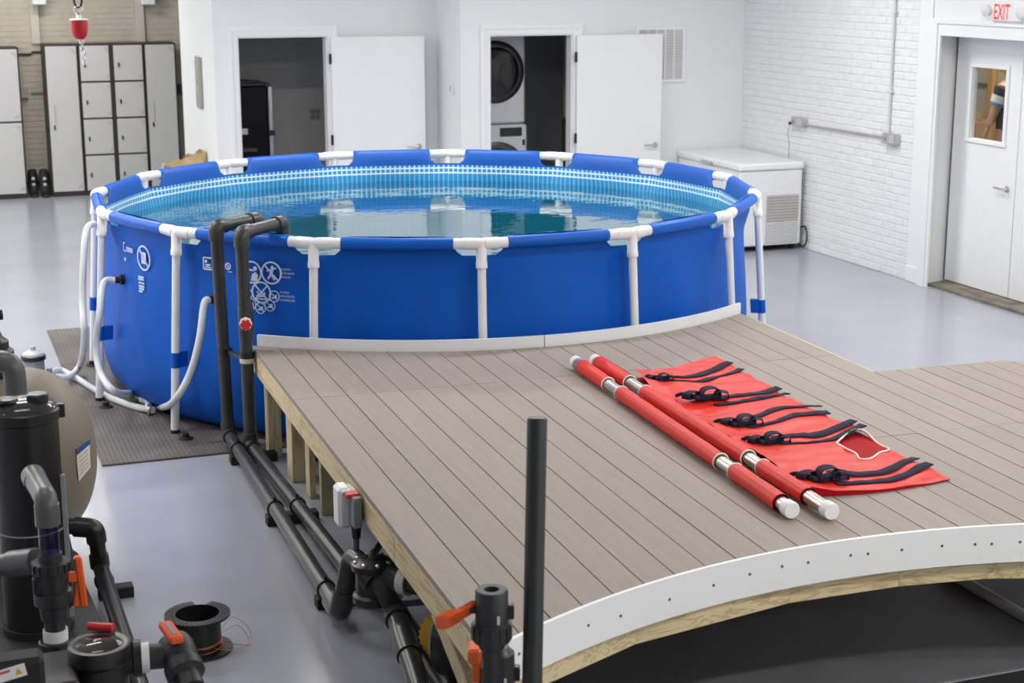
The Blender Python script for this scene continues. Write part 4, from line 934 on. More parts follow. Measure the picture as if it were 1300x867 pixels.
# the pump with see-through lid in front
pl = atd(126, 818, 5.25); pq = V(pl.x, pl.y, 0)
sw = thing('circulation_pump', 'black pump with a round clear strainer lid and red lever', 'pump', (pq.x, pq.y, 0))
zl = pl.z
MB().lathe([(.07, zl+.0), (.088, zl+.006), (.10, zl+.004), (.104, zl-.012), (.104, zl-.045), (.092, zl-.06), (.085, zl-.26), (.06, zl-.32)], pq, n=40).build('strainer_pot', BLACK, sw)
MB().lathe([(.0, zl+.014), (.05, zl+.012), (.072, zl+.002)], pq, n=36).build('clear_lid', MATS['clear_lid'], sw)
MB().lathe([(0, zl-.035), (.07, zl-.03)], pq, n=24).build('basket', mat('grey_basket', (.35, .33, .31), .25, .3, var=.5, scale=30), sw)
MB().tube([pq+V(-.02, .13, zl+.015), pq+V(.055, .09, zl+.012)], [.014, .017], 10).build('red_lever', REDP, sw)
MB().bbox(pq.x-.26, pq.x-.08, pq.y-.15, pq.y+.12, .1, zl-.05, .01).build('motor_housing', mat('dark_charcoal', (.03, .03, .029), .45, var=.2), sw)
for dy, dz in ((-.12, -.08), (-.12, -.16), (.06, -.08)): MB().lathe([(.01, 0), (.01, .012), (0, .014)], (pq.x-.26, pq.y+dy, zl+dz), (-1, 0, 0), 8).build('bolt', STEEL, sw)
o1 = atd(170, 829, 5.25); o2 = atd(184, 829, 5.25); o3 = atd(196, 828, 5.25); o4 = atd(222, 824, 5.25); ax = V(1, -.12, 0).normalized(); o0 = V(pq.x+.08, pq.y, zl-.065)
MB().lathe([(.055, 0), (.055, .022), (.062, .027), (.062, .052), (.05, .052)], o0, ax, 24).build('outlet_nut', BLACK, sw)
MB().lathe([(.048, .052), (.05, .052), (.05, .077), (.044, .077)], o0, ax, 24).build('white_nut', PVCW, sw)
MB().cyl(o0+ax*.075, o0+ax*.15, .042, n=20).build('outlet_pipe', PVCD, sw)
MB().bbox(pq.x-.30, pq.x+.10, pq.y-.16, pq.y+.2, 0.0, .12, .01).build('base', BLACKM, sw)
# ball valve on that outlet, turned to the viewer
vb = o0+ax*.170; bv = thing('ball_valve', 'dark ball valve with a short orange handle on the pump outlet', 'valve', (vb.x, vb.y, vb.z-.06))
vdn = V(.10, -.75, -.35).normalized()
MB().lathe([(.04, -.06), (.055, -.055), (.062, -.03), (.062, .02), (.056, .03), (.056, .05), (.064, .055), (.064, .09), (.05, .095), (.044, .10), (.044, .16)], vb, vdn, 28).build('body', PVCD, bv)
MB().cyl(vb+vdn*.12, vb+vdn*.55, .035, n=18).build('pipe_stub', PVCB, bv)
hc = vb+V(-.02, -.01, .068); MB().obox(hc+V(0, .01, .012), (.022, 0, 0), V(-.012, .05, .012), (0, 0, .014), .006).obox(hc-V(0, -.01, .01), (.014, 0, 0), (0, .014, 0), (0, 0, .014)).build('valve_handle', ORANGE, bv)
MB().obox(hc+V(0, .01, .027), (.008, 0, 0), V(-.008, .034, .008), (0, 0, .001)).build('handle_mark', GREYP, bv)
# low platform, side pipe, label plate
pt = thing('equipment_base', 'black low plinth under the filter equipment', 'plinth', (.2, 6.3, 0))
c0, c1 = atz(95, 682, .10), atz(143, 803, .10)
MB().prism([(c1.x-.02, c1.y-.02), (c1.x-.05, 5.55), (-.55, 5.55), (-.55, 7.08), (c0.x-.03, 7.08)], .001, .10).build('plinth_top', mat('black_board', (.016, .016, .017), .5, var=.2), pt)
h0 = atd(-40, 722, 5.9); h1_ = atd(46, 712, 5.75)
tag(MB().tube([h0, h1_], .041, 20).tube([h1_-(h1_-h0).normalized()*.12, h1_], .048, 20).build('cross_pipe', GP), 'horizontal grey pipe running behind the union valve', 'pipe')
mo = thing('motor_box', 'black motor box with a white and orange warning label', 'motor', (.05, 5.0, 0))
lc = atd(14, 856, 4.9)
MB().bbox(lc.x-.25, lc.x+.10, lc.y+.01, lc.y+.11, 0, lc.z+.035, .015).build('housing', BLACKM, mo)
ex = (atd(30, 850, 4.9)-atd(-2, 860, 4.9)).normalized(); ex = V(1, 0, .18).normalized(); ey = V(-.18, 0, 1).normalized()
lw_ = MB().plate([(-.09, -.02), (.045, -.02), (.045, .02), (-.09, .02)], lc+V(0, .008, 0), ex, ey, .002).build('label_plate', PVCW, mo)
MB().plate([(-.085, .006), (.0, .006), (.0, .014), (-.085, .014)], lc+V(0, .0055, 0), ex, ey, .001).build('label_stripe', LABELR, lw_)
MB().plate([(.012, -.01), (.034, -.01), (.023, .012)], lc+V(0, .0055, 0), ex, ey, .001).build('label_triangle', YELLOW, lw_)
# floor pipe from the tank
fp = thing('floor_pipe', 'black pipe dropping from the tan tank and running along the floor', 'pipe', (*atz(140, 760, 0).xy, 0))
k0 = atz(88, 668, .30); k1 = atz(117, 656, .26); k1 = V(k0.x+.105, k0.y-.04, .29); k2 = atz(128, 725, .075); k3 = atz(178, 872, .06); k4 = k3+(k3-k2)*.4
MB().tube(elbow_path([k0, k1, k2+V(0, 0, .02), k3, k4], .06, 8), .035, 18).build('run', BLACK, fp)
MB().tube(elbow_path([k0+(k1-k0)*.2, k1, k1.lerp(k2, .3)], .06, 8), .044, 18).cyl(k1.lerp(k2, .62), k1.lerp(k2, .88), .043, n=18).build('elbow', BLACK, fp)
dq = (k3-k2).normalized(); cq = k2+dq*.12
MB().lathe([(.035, -.014), (.043, -.014), (.043, .014), (.035, .014)], cq, dq, 18).cyl(cq+V(0, 0, .03), cq+V(0, 0, .06), .007, n=8).build('pipe_ring', BLACK, fp)
MB().obox(V(cq.x+.045, cq.y-.02, .026), (.075, -.0, 0), (0, .035, 0), (0, 0, .025), .004).build('support_block', BLACKM, fp)

# ------------------------------------------------------------------ wire spool on the floor
so = V(.925, 6.155, 0); spo = thing('wire_spool', 'black plastic spool with a few turns of copper wire on the floor', 'spool', so)
def flange(z0, z1, r0, r1, notch):
    mb = MB(); n = 72; vs = []; keep = []
    for k in range(n):
        t = 2*math.pi*k/n; a = math.degrees(t) % 360; ro = r1
        if notch and 58 < a < 88: ro = r0+.004
        c, s = math.cos(t), math.sin(t)
        for (r, z) in ((r0, z0), (ro, z0), (ro, z1), (r0, z1)): vs.append((so.x+r*c, so.y+r*s, z))
    fs = []
    for k in range(n):
        a, b = 4*k, 4*((k+1) % n)
        for j in range(4): fs.append((a+j, b+j, b+(j+1) % 4, a+(j+1) % 4))
    return mb.add(vs, fs)
fl1 = flange(.148, .157, .088, .132, True).build('top_flange', BLACK, spo)
mb = MB()
for k in range(40):
    t = 2*math.pi*k/40
    if 50 < math.degrees(t) < 96: continue
    c, s = math.cos(t), math.sin(t); mb.obox(so+V(.110*c, .110*s, .1578), V(c, s, 0)*.016, V(-s, c, 0)*.0028, (0, 0, .0012))
mb.build('ribs', mat('dark_rib', (.05, .05, .05), .5), fl1)
flange(.002, .010, .0, .136, False).build('bottom_flange', BLACK, spo)
MB().tube([so+V(0, 0, .008), so+V(0, 0, .15)], .092, 48, caps=False).tube([so+V(0, 0, .008), so+V(0, 0, .15)], .087, 48, caps=False).build('core', BLACK, spo)
mb = MB().cyl(so+V(0, 0, .008), so+V(0, 0, .09), .02, n=20)
for k in range(3): t = 2.1*k; mb.obox(so+V(.055*math.cos(t), .055*math.sin(t), .04), V(math.cos(t), math.sin(t), 0)*.034, V(-math.sin(t), math.cos(t), 0)*.003, (0, 0, .03))
mb.build('hub', BLACK, spo)
for zz, rr, tl in ((.020, .0945, .004), (.034, .0945, -.003), (.048, .095, .006)):
    MB().tube([so+V(rr*math.cos(k*math.pi/24), rr*math.sin(k*math.pi/24), zz+tl*math.sin(k*math.pi/24)) for k in range(48)], .0016, 6, closed=True).build('copper_turn', COPPER, spo)
MB().tube(hz([so+V(.09, .02, .05), so+V(.15, .07, .09), so+V(.21, .03, .05), so+V(.2, -.05, .012), so+V(.14, -.07, .03), so+V(.09, -.03, .035)]), .0014, 6).build('loose_wire', COPPER, spo)
MB().tube(hz([so+V(.09, -.01, .06), so+V(.17, .05, .06), so+V(.2, -.02, .01), so+V(.12, -.1, .02), so+V(.05, -.085, .03)]), .0014, 6).build('loose_wire', COPPER, spo)

# ------------------------------------------------------------------ uprights at the near deck corner
t0 = atd(682, 532, 4.6); up_ = thing('standpipe', 'tall dark grey pipe standing in front of the white deck fascia', 'pipe', (t0.x, t0.y, 0))
bt = atd(675.5, 867, 4.6); dv = (t0-bt).normalized(); base = t0-dv*(t0.z/dv.z)
MB().tube([base, t0], .029, 24, caps=False).tube([t0, t0-dv*.08], .023, 24, caps=False).ringplate(t0, V(1, 0, 0), V(0, 1, 0), .023, .029, .0005, 24).build('tube', PVCD, up_)
MB().lathe([(.07, 0), (.07, .01), (.045, .015), (.038, .06)], (base.x, base.y, 0), n=24).build('floor_socket', PVCD, up_)
def ball_valve(px, py, dep, label, handle_dir, open_top):
    c = atd(px, py, dep); r = thing('ball_valve', label, 'valve', (c.x, c.y, 0)); z = c.z
    prof = [(.0, z-.02), (.020, z-.02), (.022, z), (.043, z), (.047, z-.006), (.047, z-.095), (.055, z-.10), (.056, z-.135), (.052, z-.155), (.038, z-.16), (.037, z-.175), (.03, z-.18)] if open_top else [(.03, z+.02), (.036, z+.01), (.047, z), (.05, z-.1), (.05, z-.2)]
    bd = MB().lathe(prof, (c.x, c.y, 0), n=36).build('body', PVCD, r)
    mb = MB()
    for k in range(14): t = k*math.pi/7; mb.obox(V(c.x+.053*math.cos(t), c.y+.053*math.sin(t), z-.125), V(.005*math.cos(t), .005*math.sin(t), 0), V(-math.sin(t), math.cos(t), 0)*.008, (0, 0, .022))
    if open_top: mb.build('grip_ribs', PVCD, bd)
    MB().cyl(V(c.x, c.y, z-.17), V(c.x, c.y, 0), .028, n=24).build('riser', PVCD, r)
    e = handle_dir.normalized(); hb = V(c.x, c.y, z-.06)
    MB().cyl(hb+(-RT)*.04, hb+(-RT)*.062, .013, n=12).build('handle_stem', BLACK, r)
    h = hb+(-RT)*.066
    s = e.cross(-RT).normalized()
    MB().obox(h+e*.028, e*.055, -RT*.014, s*.026, .006).obox(h+e*.062-RT*.006, e*.026, -RT*.020, s*.034, .008).build('valve_handle', ORANGE, r)
    cl = hb+RT*.052+V(0, 0, -.005)
    MB().obox(cl, RT*.012, fw.cross(V(0, 0, 1)).cross(V(0, 0, 1)).normalized()*.016, (0, 0, .022), .004).build('side_clip', BLACK, r)
    lk = V(c.x, c.y, z-.068)-fw*.0475+RT*.012; lk = V(c.x, c.y, z-.075)+V(-fw.x, -fw.y, 0).normalized()*.0475+RT*.02
    MB().obox(lk, RT*.004, V(fw.x, fw.y, 0).normalized()*.002, (0, 0, .012)).build('tag', LABELW, r)
ball_valve(624, 748, 4.55, 'open-topped black ball valve with orange handle beside the tall standpipe', -RT*.9+V(.0, -.45, -.28), True)
ball_valve(633, 828, 4.78, 'lower black ball valve with upright orange handle behind the open-topped valve', V(0, 0, 1)+V(-.02, -.1, 0), False)
# black mat on the floor before the deck, added shade sheet and a grey cylinder under the deck
tag(MB().bbox(2.05, 4.95, 4.83, 7.6, .001, .006, .002).build('deck_shade_sheet', mat('deck_shade_grey', (.11, .115, .125), .45, var=.1)), 'added dark sheet standing for the shade on the floor beneath the plank deck', 'sheet')  # added sheet; its dark colour stands in for shade under the deck
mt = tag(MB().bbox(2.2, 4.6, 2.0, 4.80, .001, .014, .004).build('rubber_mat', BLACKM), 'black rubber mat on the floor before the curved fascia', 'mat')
tag(MB().cyl((4.23, 4.95, .026), (4.235, 5.80, .026), .025, n=14).build('grey_tube', mat('tube_grey', (.42, .42, .41), .5)), 'straight grey cylinder lying on the floor under the deck', 'pipe')  # plain grey cylinder along the floor, parallel to the boards

# ------------------------------------------------------------------ chest freezer
fz = thing('chest_freezer', 'long white chest freezer in the corner by the brick wall', 'freezer', (7.71, 14.28, 0))
X0, X1, Y0, Y1, ZT = 7.355, 8.06, 13.61, 14.965, .855
MB().bbox(X0+.012, X1-.012, Y0+.012, Y1-.012, .055, ZT-.075, .012).build('body', PVCW, fz)
MB().bbox(X0, X1, Y0, Y1, ZT-.07, ZT, .018).build('lid', mat('white_enamel', (.85, .86, .87), .3, var=.01), fz)
MB().obox((X0-.004, (Y0+Y1)/2, ZT-.05), (.006, 0, 0), (0, .12, 0), (0, 0, .014), .004).build('lid_handle', STEEL, fz)
GRL = mat('grille_grey', (.50, .49, .47), .6)
for (za, zb, n, bm_) in ((.29, .545, 9, True), (.06, .285, 12, False)):
    xa, xb = (7.66, 8.01)
    gp = MB().box(xa, xb, Y0+.008, Y0+.0125, za, zb).build('grille', GRL if bm_ else mat('grille_back', (.30, .30, .30), .6), fz)
    for k in range(n): z = za+(k+.5)*(zb-za)/n; MB().obox(((xa+xb)/2, Y0+.004, z), ((xb-xa)/2, 0, 0), (0, .004, 0), (0, 0, (zb-za)/n*.28)).build('slat', GRL if bm_ else PVCW, gp)
MB().box(X0+.05, X1-.05, Y0+.06, Y1-.06, .04, .056).build('underside', BLACKM, fz)
for x in (X0+.08, X1-.08):
    for y in (Y0+.06, Y1-.08): MB().cyl((x-.02, y, .025), (x+.02, y, .025), .024, n=14).build('castor', BLACK, fz)
tag(MB().tube(hz([(8.05, 13.72, .06), (8.075, 13.60, .03), (8.08, 13.55, .12), (8.085, 13.60, .22), (8.07, 13.68, .2)]), .008, 8).build('power_cable', BLACK), 'black cable loop behind the chest freezer by the brick wall', 'cable')

# conduit on the brick wall
def jbox(px0, py0, px1, py1, label):
    a, b = atx(px0, py0, 8.05), atx(px1, py1, 8.05); t = thing('junction_box', label, 'junction box', (8.10, (a.y+b.y)/2, b.z))
    MB().bbox(8.045, XR-.005, b.y, a.y, b.z, a.z, .006).build('box', GALV, t)
    MB().bbox(8.040, 8.045, b.y+.01, (a.y+b.y)/2-.005, b.z+.012, a.z-.012, .002).build('cover_plate', mat('steel_plate', (.62, .62, .61), .5, .4), t)
    MB().lathe([(.018, 0), (.018, .006), (0, .008)], (8.045, a.y-.05, (a.z+b.z)/2), (-1, 0, 0), 12).build('socket', GREYP, t); return a, b
ja = jbox(1004.5, 148, 1019, 162, 'grey steel outlet box on the brick wall above the chest freezer')
jb = jbox(1120, 168, 1136, 184.5, 'grey steel junction box below the vertical conduit on the brick wall')
t = thing('conduit', 'thin conduit running across and up the white brick wall', 'conduit', (8.085, 12.8, 1.2))
zc = (ja[1].z+.03+jb[1].z+.05)/2; xc = 8.085
MB().cyl((xc, ja[1].y, ja[1].z+.025), (xc, jb[0].y, jb[1].z+.05), .011, n=10).build('level_run', mat('weathered_conduit', (.50, .46, .42), .5, .3), t)
yv = atx(1131, 100, xc).y
MB().cyl((xc, yv, jb[0].z), (xc, yv, CEIL-.02), .011, n=10).build('upright_run', mat('painted_conduit', (.66, .68, .69), .5), t)
for z in (1.62, 2.3): MB().obox((xc, yv, z), (.014, 0, 0), (0, .035, 0), (0, 0, .01), .003).build('clip', mat('painted_conduit', (.66, .68, .69), .5), t)
c0 = V(8.04, ja[0].y+.002, (ja[0].z+ja[1].z)/2-.02)
t = thing('hanging_cable', 'thin cord with black plug hanging from the outlet to the freezer', 'cord', c0)
MB().obox(c0, (.012, 0, 0), (0, .012, 0), (0, 0, .014), .003).build('plug', BLACK, t)
MB().tube(hz([c0, c0+V(-.01, .015, -.1), c0+V(.0, .0, -.2), c0+V(-.005, -.005, -.28), c0+V(0, -.01, -.42)]), .0035, 8).build('cable', mat('grey_cable', (.25, .26, .27), .5), t)

# exit sign
xs = 8.045; a, b = atx(1259, 2, xs), atx(1297, 30, xs)
t = thing('exit_sign', 'white illuminated EXIT sign with two round lamp heads above the exit door', 'exit sign', (XR, (a.y+b.y)/2, 2.25))
zs0, zs1 = b.z+.005, a.z; ys0, ys1 = b.y, a.y
MB().bbox(xs, XR-.001, ys0, ys1, zs0, zs1, .012).build('housing', PVCW, t)
MB().text('EXIT', (xs, ys1-.035, zs0+.02), (0, -1, 0), (0, 0, 1), .168, t=.002, width=.20, bold=.012).build('lettering', EXITR, t)
for yy, zz in ((ys1+.035, zs0+.085), (ys0-.01, zs0+.075)):
    MB().lathe([(.02, -.02), (.043, .0), (.045, .03), (.038, .035), (0, .036)], (xs-.005, yy, zz), V(-1, -.2, -.15), 24).cyl((xs+.03, yy, zz), (xs-.02, yy, zz), .015, n=10).build('lamp_head', mat('lamp_head_plastic', (.70, .71, .72), .4), t)
# thermostat, breaker panel, vent, outlet
q = atx(574, 113, XS-.012); t = thing('thermostat', 'small white thermostat on the narrow return wall', 'thermostat', (XS, q.y, q.z))
MB().bbox(XS-.025, XS-.001, q.y-.04, q.y+.04, q.z-.055, q.z+.055, .006).build('case', PVCW, t)
MB().box(XS-.027, XS-.025, q.y+.0, q.y+.022, q.z-.03, q.z+.035).build('display', GREYP, t)
a, b = atx(250, 71, XL), atx(259, 139, XL); t = thing('breaker_panel', 'grey electrical panel on the side wall by the lockers', 'panel', (XL, (a.y+b.y)/2, b.z))
MB().bbox(XL-.025, XL-.001, b.y, a.y, b.z, a.z, .004).build('frame', mat('panel_grey', (.36, .36, .33), .5, .3), t)
for k in (0, 1): h = (a.z-b.z)/2; MB().bbox(XL-.032, XL-.025, b.y+.025, a.y-.025, b.z+k*h+.02, b.z+(k+1)*h-.02, .003).build('door', mat('panel_door_grey', (.40, .40, .37), .5, .3, var=.15, scale=9), t)
a, b = aty(807, 34, YB), aty(869, 104, YB)
t = thing('wall_vent', 'white framed air vent grille half behind the open laundry door', 'vent', ((a.x+b.x)/2, YB, b.z))
x0, x1, z0, z1 = a.x, b.x, b.z, a.z
fr = MB()
for (p, q, r, s) in ((x0, x1, z1-.035, z1), (x0, x1, z0, z0+.035), (x0, x0+.035, z0+.035, z1-.035), (x1-.035, x1, z0+.035, z1-.035)): fr.bbox(p, q, YB-.018, YB-.001, r, s, .004)
fr.build('frame', TRIMW, t); MB().box(x0+.03, x1-.03, YB-.004, YB-.001, z0+.03, z1-.03).build('backing', mat('vent_grey', (.58, .58, .57), .7), t)
for k in range(1, 5): x = x0+.035+(x1-x0-.07)*k/5; MB().box(x-.006, x+.006, YB-.014, YB-.004, z0+.035, z1-.035).build('bar', TRIMW, t)
for k in range(18): z = z0+.045+(z1-z0-.09)*k/17; MB().obox(((x0+x1)/2, YB-.008, z), ((x1-x0)/2-.035, 0, 0), (0, .003, .004), (0, .001, -.001)).build('slat', mat('vent_slat', (.70, .70, .69), .6), t)
q = aty(400, 145, 17.3); t = thing('wall_outlet', 'pale double outlet plate on the storeroom wall', 'outlet', (q.x, 17.3, q.z))
MB().bbox(q.x-.06, q.x+.06, 17.29, 17.299, q.z-.06, q.z+.06, .003).build('plate', mat('outlet_plate', (.42, .42, .40), .5), t)
for dx in (-.026, .026):
    for dz in (-.026, .026): MB().bbox(q.x+dx-.015, q.x+dx+.015, 17.286, 17.29, q.z+dz-.016, q.z+dz+.016, .003).build('socket', mat('socket_grey', (.25, .25, .24), .5), t)
# black appliance in the storeroom
x1 = aty(340, 120, 16.6).x; zt = aty(330, 106, 16.6).z
t = thing('black_appliance', 'tall glossy black appliance with a silver edge strip in the storeroom', 'appliance', (x1-.22, 16.8, 0))
MB().bbox(x1-.5, x1, 16.6, 17.15, 0, zt-.02, .02).build('cabinet', mat('gloss_black', (.006, .006, .006), .3, var=.1, spec=.2), t)
MB().prism([(x1-.5, 16.58), (x1+.02, 16.58), (x1+.02, 17.15), (x1-.5, 17.15)], zt-.02, zt+.0).bbox(x1-.33, x1-.14, 16.62, 16.9, zt, zt+.03, .01).build('top', BLACK, t)
z1_ = aty(344, 168, 16.6).z
for (za, zb) in ((z1_+.02, zt-.03), (.1, z1_-.03)): MB().bbox(x1, x1+.045, 16.59, 16.62, za, zb, .005).build('edge_strip', STEEL, t)
MB().bbox(x1-.01, x1+.06, 16.58, 16.63, z1_-.03, z1_+.02, .004).build('latch', BLACK, t)
q = aty(311, 167, 16.59); MB().box(q.x-.03, q.x+.03, 16.592, 16.599, q.z-.03, q.z+.03).build('sticker', LABELW, t)
q = aty(320, 190, 16.59); MB().bbox(q.x-.10, q.x+.05, 16.55, 16.599, q.z-.02, q.z+.02, .006).build('tray', mat('dark_tray', (.06, .055, .045), .5), t)

# laundry machines
def machine(name, label, z0, z1, yf, washer):
    xa, xb = 5.25, 5.935 if not washer else 5.95
    t = thing(name, label, 'washing machine' if washer else 'dryer', ((xa+xb)/2, yf+.3, z0)); EN = mat('machine_white', (.62, .66, .69), .3, var=.02)
    MB().bbox(xa, xb, yf, yf+.65, z0, z1, .02).build('cabinet', EN, t)
    zp = z1-.155
    MB().bbox(xb-.30, xb-.06, yf-.006, yf, zp+.035, zp+.125, .003).build('display', BLACK, t)
    MB().lathe([(.05, 0), (.047, .02), (.04, .024), (0, .024)], (xb-.50+.03, yf, zp+.075), (0, -1, 0), 24).build('dial', BLACK, t)
    zc = zp-.02-.30 if not washer else zp-.33; xc = xb-.335
    MB().lathe([(.315, 0), (.315, .02), (.29, .035), (.26, .035)], (xc, yf, zc), (0, -1, 0), 48).build('door_ring', BLACK if not washer else mat('smoke_grey', (.05, .05, .05), .3), t)
    MB().lathe([(.26, .033), (.2, .05), (0, .055)], (xc, yf, zc), (0, -1, 0), 40).build('door_glass', mat('black_glass', (.004, .004, .004), .08, var=.05), t)
    if washer: MB().box(xb-.055, xb-.025, yf-.003, yf, zp-.06, zp).build('badge', BLACK, t)
zsep = aty(640, 157, 15.62).z
machine('washing_machine', 'white front-load washing machine at the bottom in the laundry doorway', 0, zsep-.01, 15.60, True)
machine('clothes_dryer', 'white clothes dryer with large black door on top of the washing machine', zsep, zsep+1.0, 15.62, False)
q = aty(720, 100, 16.2); t = thing('ironing_board', 'beige covered board leaning in the laundry room', 'ironing board', (q.x, 16.2, 0))
za = aty(720, 150, 16.2).z
MB().bbox(q.x-.03, q.x+.06, 16.18, 16.24, za, 2.05, .015).build('board', mat('beige_cloth', (.62, .55, .43), .8), t)
MB().bbox(q.x-.04, q.x+.07, 16.2, 16.26, 0, za, .01).build('leg_frame', mat('brown_frame', (.10, .07, .04), .6), t)

# ------------------------------------------------------------------ lockers
TLs = 1.80
def locker(name, label, x0, x1, rows, cols, zt=TLs, yf=20.0):
    t = thing(name, label, 'locker', ((x0+x1)/2, 20.2, 0))
    MB().bbox(x0, x1, yf, YL-.012, 0, zt, .006).build('cabinet', LOCKD, t)
    fx, fz = .018, .016; w = (x1-x0-fx*2-(cols-1)*.055)/cols; zb = .06; h = (zt-zb-.02-(rows-1)*.022)/rows
    for c in range(cols):
        for r in range(rows):
            xa = x0+fx+c*(w+.055); za = zb+r*(h+.022)
            d = MB().bbox(xa, xa+w, yf-.014, yf-.001, za, za+h, .004).build('door', LOCKW, t)
            tt = .05 if rows > 2 else .075
            for (ax_, az, sx, sz) in ((xa+w-.012, za+h-.03, -1, -1), (xa+w-.012, za+.03, -1, 1)): MB().plate([(0, 0), (sx*tt, 0), (0, sz*tt)], V(ax_, yf-.0142, az), V(1, 0, 0), V(0, 0, 1), .0015).build('corner_motif', TRI, d)
            if rows == 1:
                MB().bbox(xa+.06, xa+.075, yf-.022, yf-.014, za+h*.47, za+h*.60, .002).build('handle_slot', TRI, d)
                zk = za+h*.45
            else: zk = za+h*.46
            MB().bbox(xa+.045, xa+.062, yf-.032, yf-.014, zk-.03, zk+.022, .004).build('lock_handle', CHROME if rows > 9 else BLACK, d)
    return t
g = lambda px: aty(px, 57, 20.0).x
LX0 = g(54.5); LX1, LX2, LX3 = g(98), g(181.5), g(222.5)
locker('tall_locker', 'tall single-door grey locker beside the pair of black boots', LX0, LX1, 1, 1)
locker('cubby_locker', 'grey locker with eight square doors in two columns', LX1+.003, LX2, 4, 2)
locker('tall_locker', 'tall single-door grey locker next to the side wall', LX2+.003, LX3, 1, 1)
locker('two_door_locker', 'grey locker with two stacked doors standing apart from the row', g(24)-.45, g(22.5), 2, 1, 1.775)
# black boots between the lockers
for i, (px, lab_) in enumerate(((44, 'black strapped boot with pale buckles next to the two-door locker'), (58.5, 'black strapped boot with pale buckles next to the tall locker'))):
    b0 = atz(px, 250.5, 0); t = thing('boot', lab_, 'boot', (b0.x, b0.y+.05, 0))
    MB().tube(smooth_path([b0+V(0, -.02, .03), b0+V(0, .04, .06), b0+V(0, .10, .14), b0+V(.0, .10, .24), b0+V(-.005, .09, .32)], 4), [.035+.02*math.sin(i_/16*3.1) +.012 for i_ in range(17)], 14).build('shaft', BLACKM, t)
    MB().bbox(b0.x-.04, b0.x+.04, b0.y-.05, b0.y+.15, 0.0, .03, .01).build('sole', BLACK, t)
    for z in (.15, .22): MB().lathe([(.022, 0), (.018, .012), (0, .014)], b0+V(.0, .035, z), (0, -1, .2), 10).build('buckle', mat('pale_metal', (.5, .5, .48), .4, .5), t)
    for z in (.12, .19, .26): MB().tube([b0+V(.056*math.cos(k*math.pi/8), .10+.056*math.sin(k*math.pi/8), z) for k in range(16)], .010, 6, closed=True).build('strap', BLACK, t)
# crumpled kraft paper behind the pool
kp = aty(221, 203, 16.4); t = thing('paper_bag', 'crumpled tan paper bag standing by the side wall behind the pool', 'bag', (2.5, 16.4, 0))
pa0, pa1 = aty(206, 214, 16.4), aty(236, 192, 16.4); xm = (pa0.x+pa1.x)/2
def bagf(side):
    def f(u, v):
        x = pa0.x+(XL-.03-pa0.x)*u; top = pa0.z-.01+(pa1.z-pa0.z+.01)*u**.75+.03*noise.noise(V(u*7, side, 2)); z = .001+(top-.001)*v
        return V(x, 16.4+side*(.13*(1-.45*v))+.035*noise.noise(V(u*5, v*6, side*3)), z)
    return f
MB().grid(bagf(-1), 18, 16).grid(bagf(1), 18, 16).grid(lambda u, v: bagf(-1)(0, u).lerp(bagf(1)(0, u), v), 16, 4).grid(lambda u, v: bagf(-1)(1, u).lerp(bagf(1)(1, u), v), 16, 4).build('paper', CARD, t)
MB().tube(smooth_path([bagf(-1)(0, .97), bagf(-1)(.08, 1.03)+V(-.03, -.03, .03), bagf(-1)(.15, .98)], 5), .018, 8).build('rolled_edge', CARD, t)
# fixtures and conduit on the locker wall
for (pa_, pb_, lb_) in ((41, 58, 'white box lamp at the top of the brick wall near the two-door locker'), (179, 196, 'white box lamp at the top of the brick wall above the cubby locker')):
    a, b = aty(pa_, 6, 20.3), aty(pb_, 0, 20.3); t = thing('wall_lamp', lb_, 'lamp', ((a.x+b.x)/2, 20.3, a.z))
    MB().bbox(a.x, b.x, 20.22, 20.36, a.z, a.z+.22, .01).build('shade', PVCW, t); MB().box(a.x+.05, b.x-.05, 20.36, YL-.051, a.z+.12, a.z+.2).build('arm', PVCW, t)
t = thing('wall_conduit', 'dark conduit with small box on the beige brick wall between lockers', 'conduit', (1.4, 20.42, 1.0))
zA, zB = aty(30, 69, 20.42).z, aty(40, 118, 20.42).z
for (p0, p1, zz) in ((22, 40, zA), (40, 52, aty(48, 66, 20.42).z), (36, 53, zB)): MB().cyl((aty(p0, 69, 20.42).x, 20.425, zz), (aty(p1, 69, 20.42).x, 20.425, zz), .012, n=8).build('tube', LOCKD if zz != zB else GREYP, t)
x = aty(30, 118, 20.42).x; MB().bbox(x-.05, x+.05, 20.39, 20.44, zB-.06, zB+.06, .008).build('box', mat('putty_grey', (.42, .40, .35), .5), t)
q = aty(229, 113, 20.42); tag(MB().bbox(q.x-.035, q.x+.03, 20.38, 20.44, q.z-.07, q.z+.06, .01).bbox(q.x-.02, q.x+.02, 20.36, 20.38, q.z-.03, q.z+.03, .006).build('wall_box', mat('dark_box', (.12, .12, .10), .5)), 'small dark box on the brick wall between tall locker and side wall', 'box')

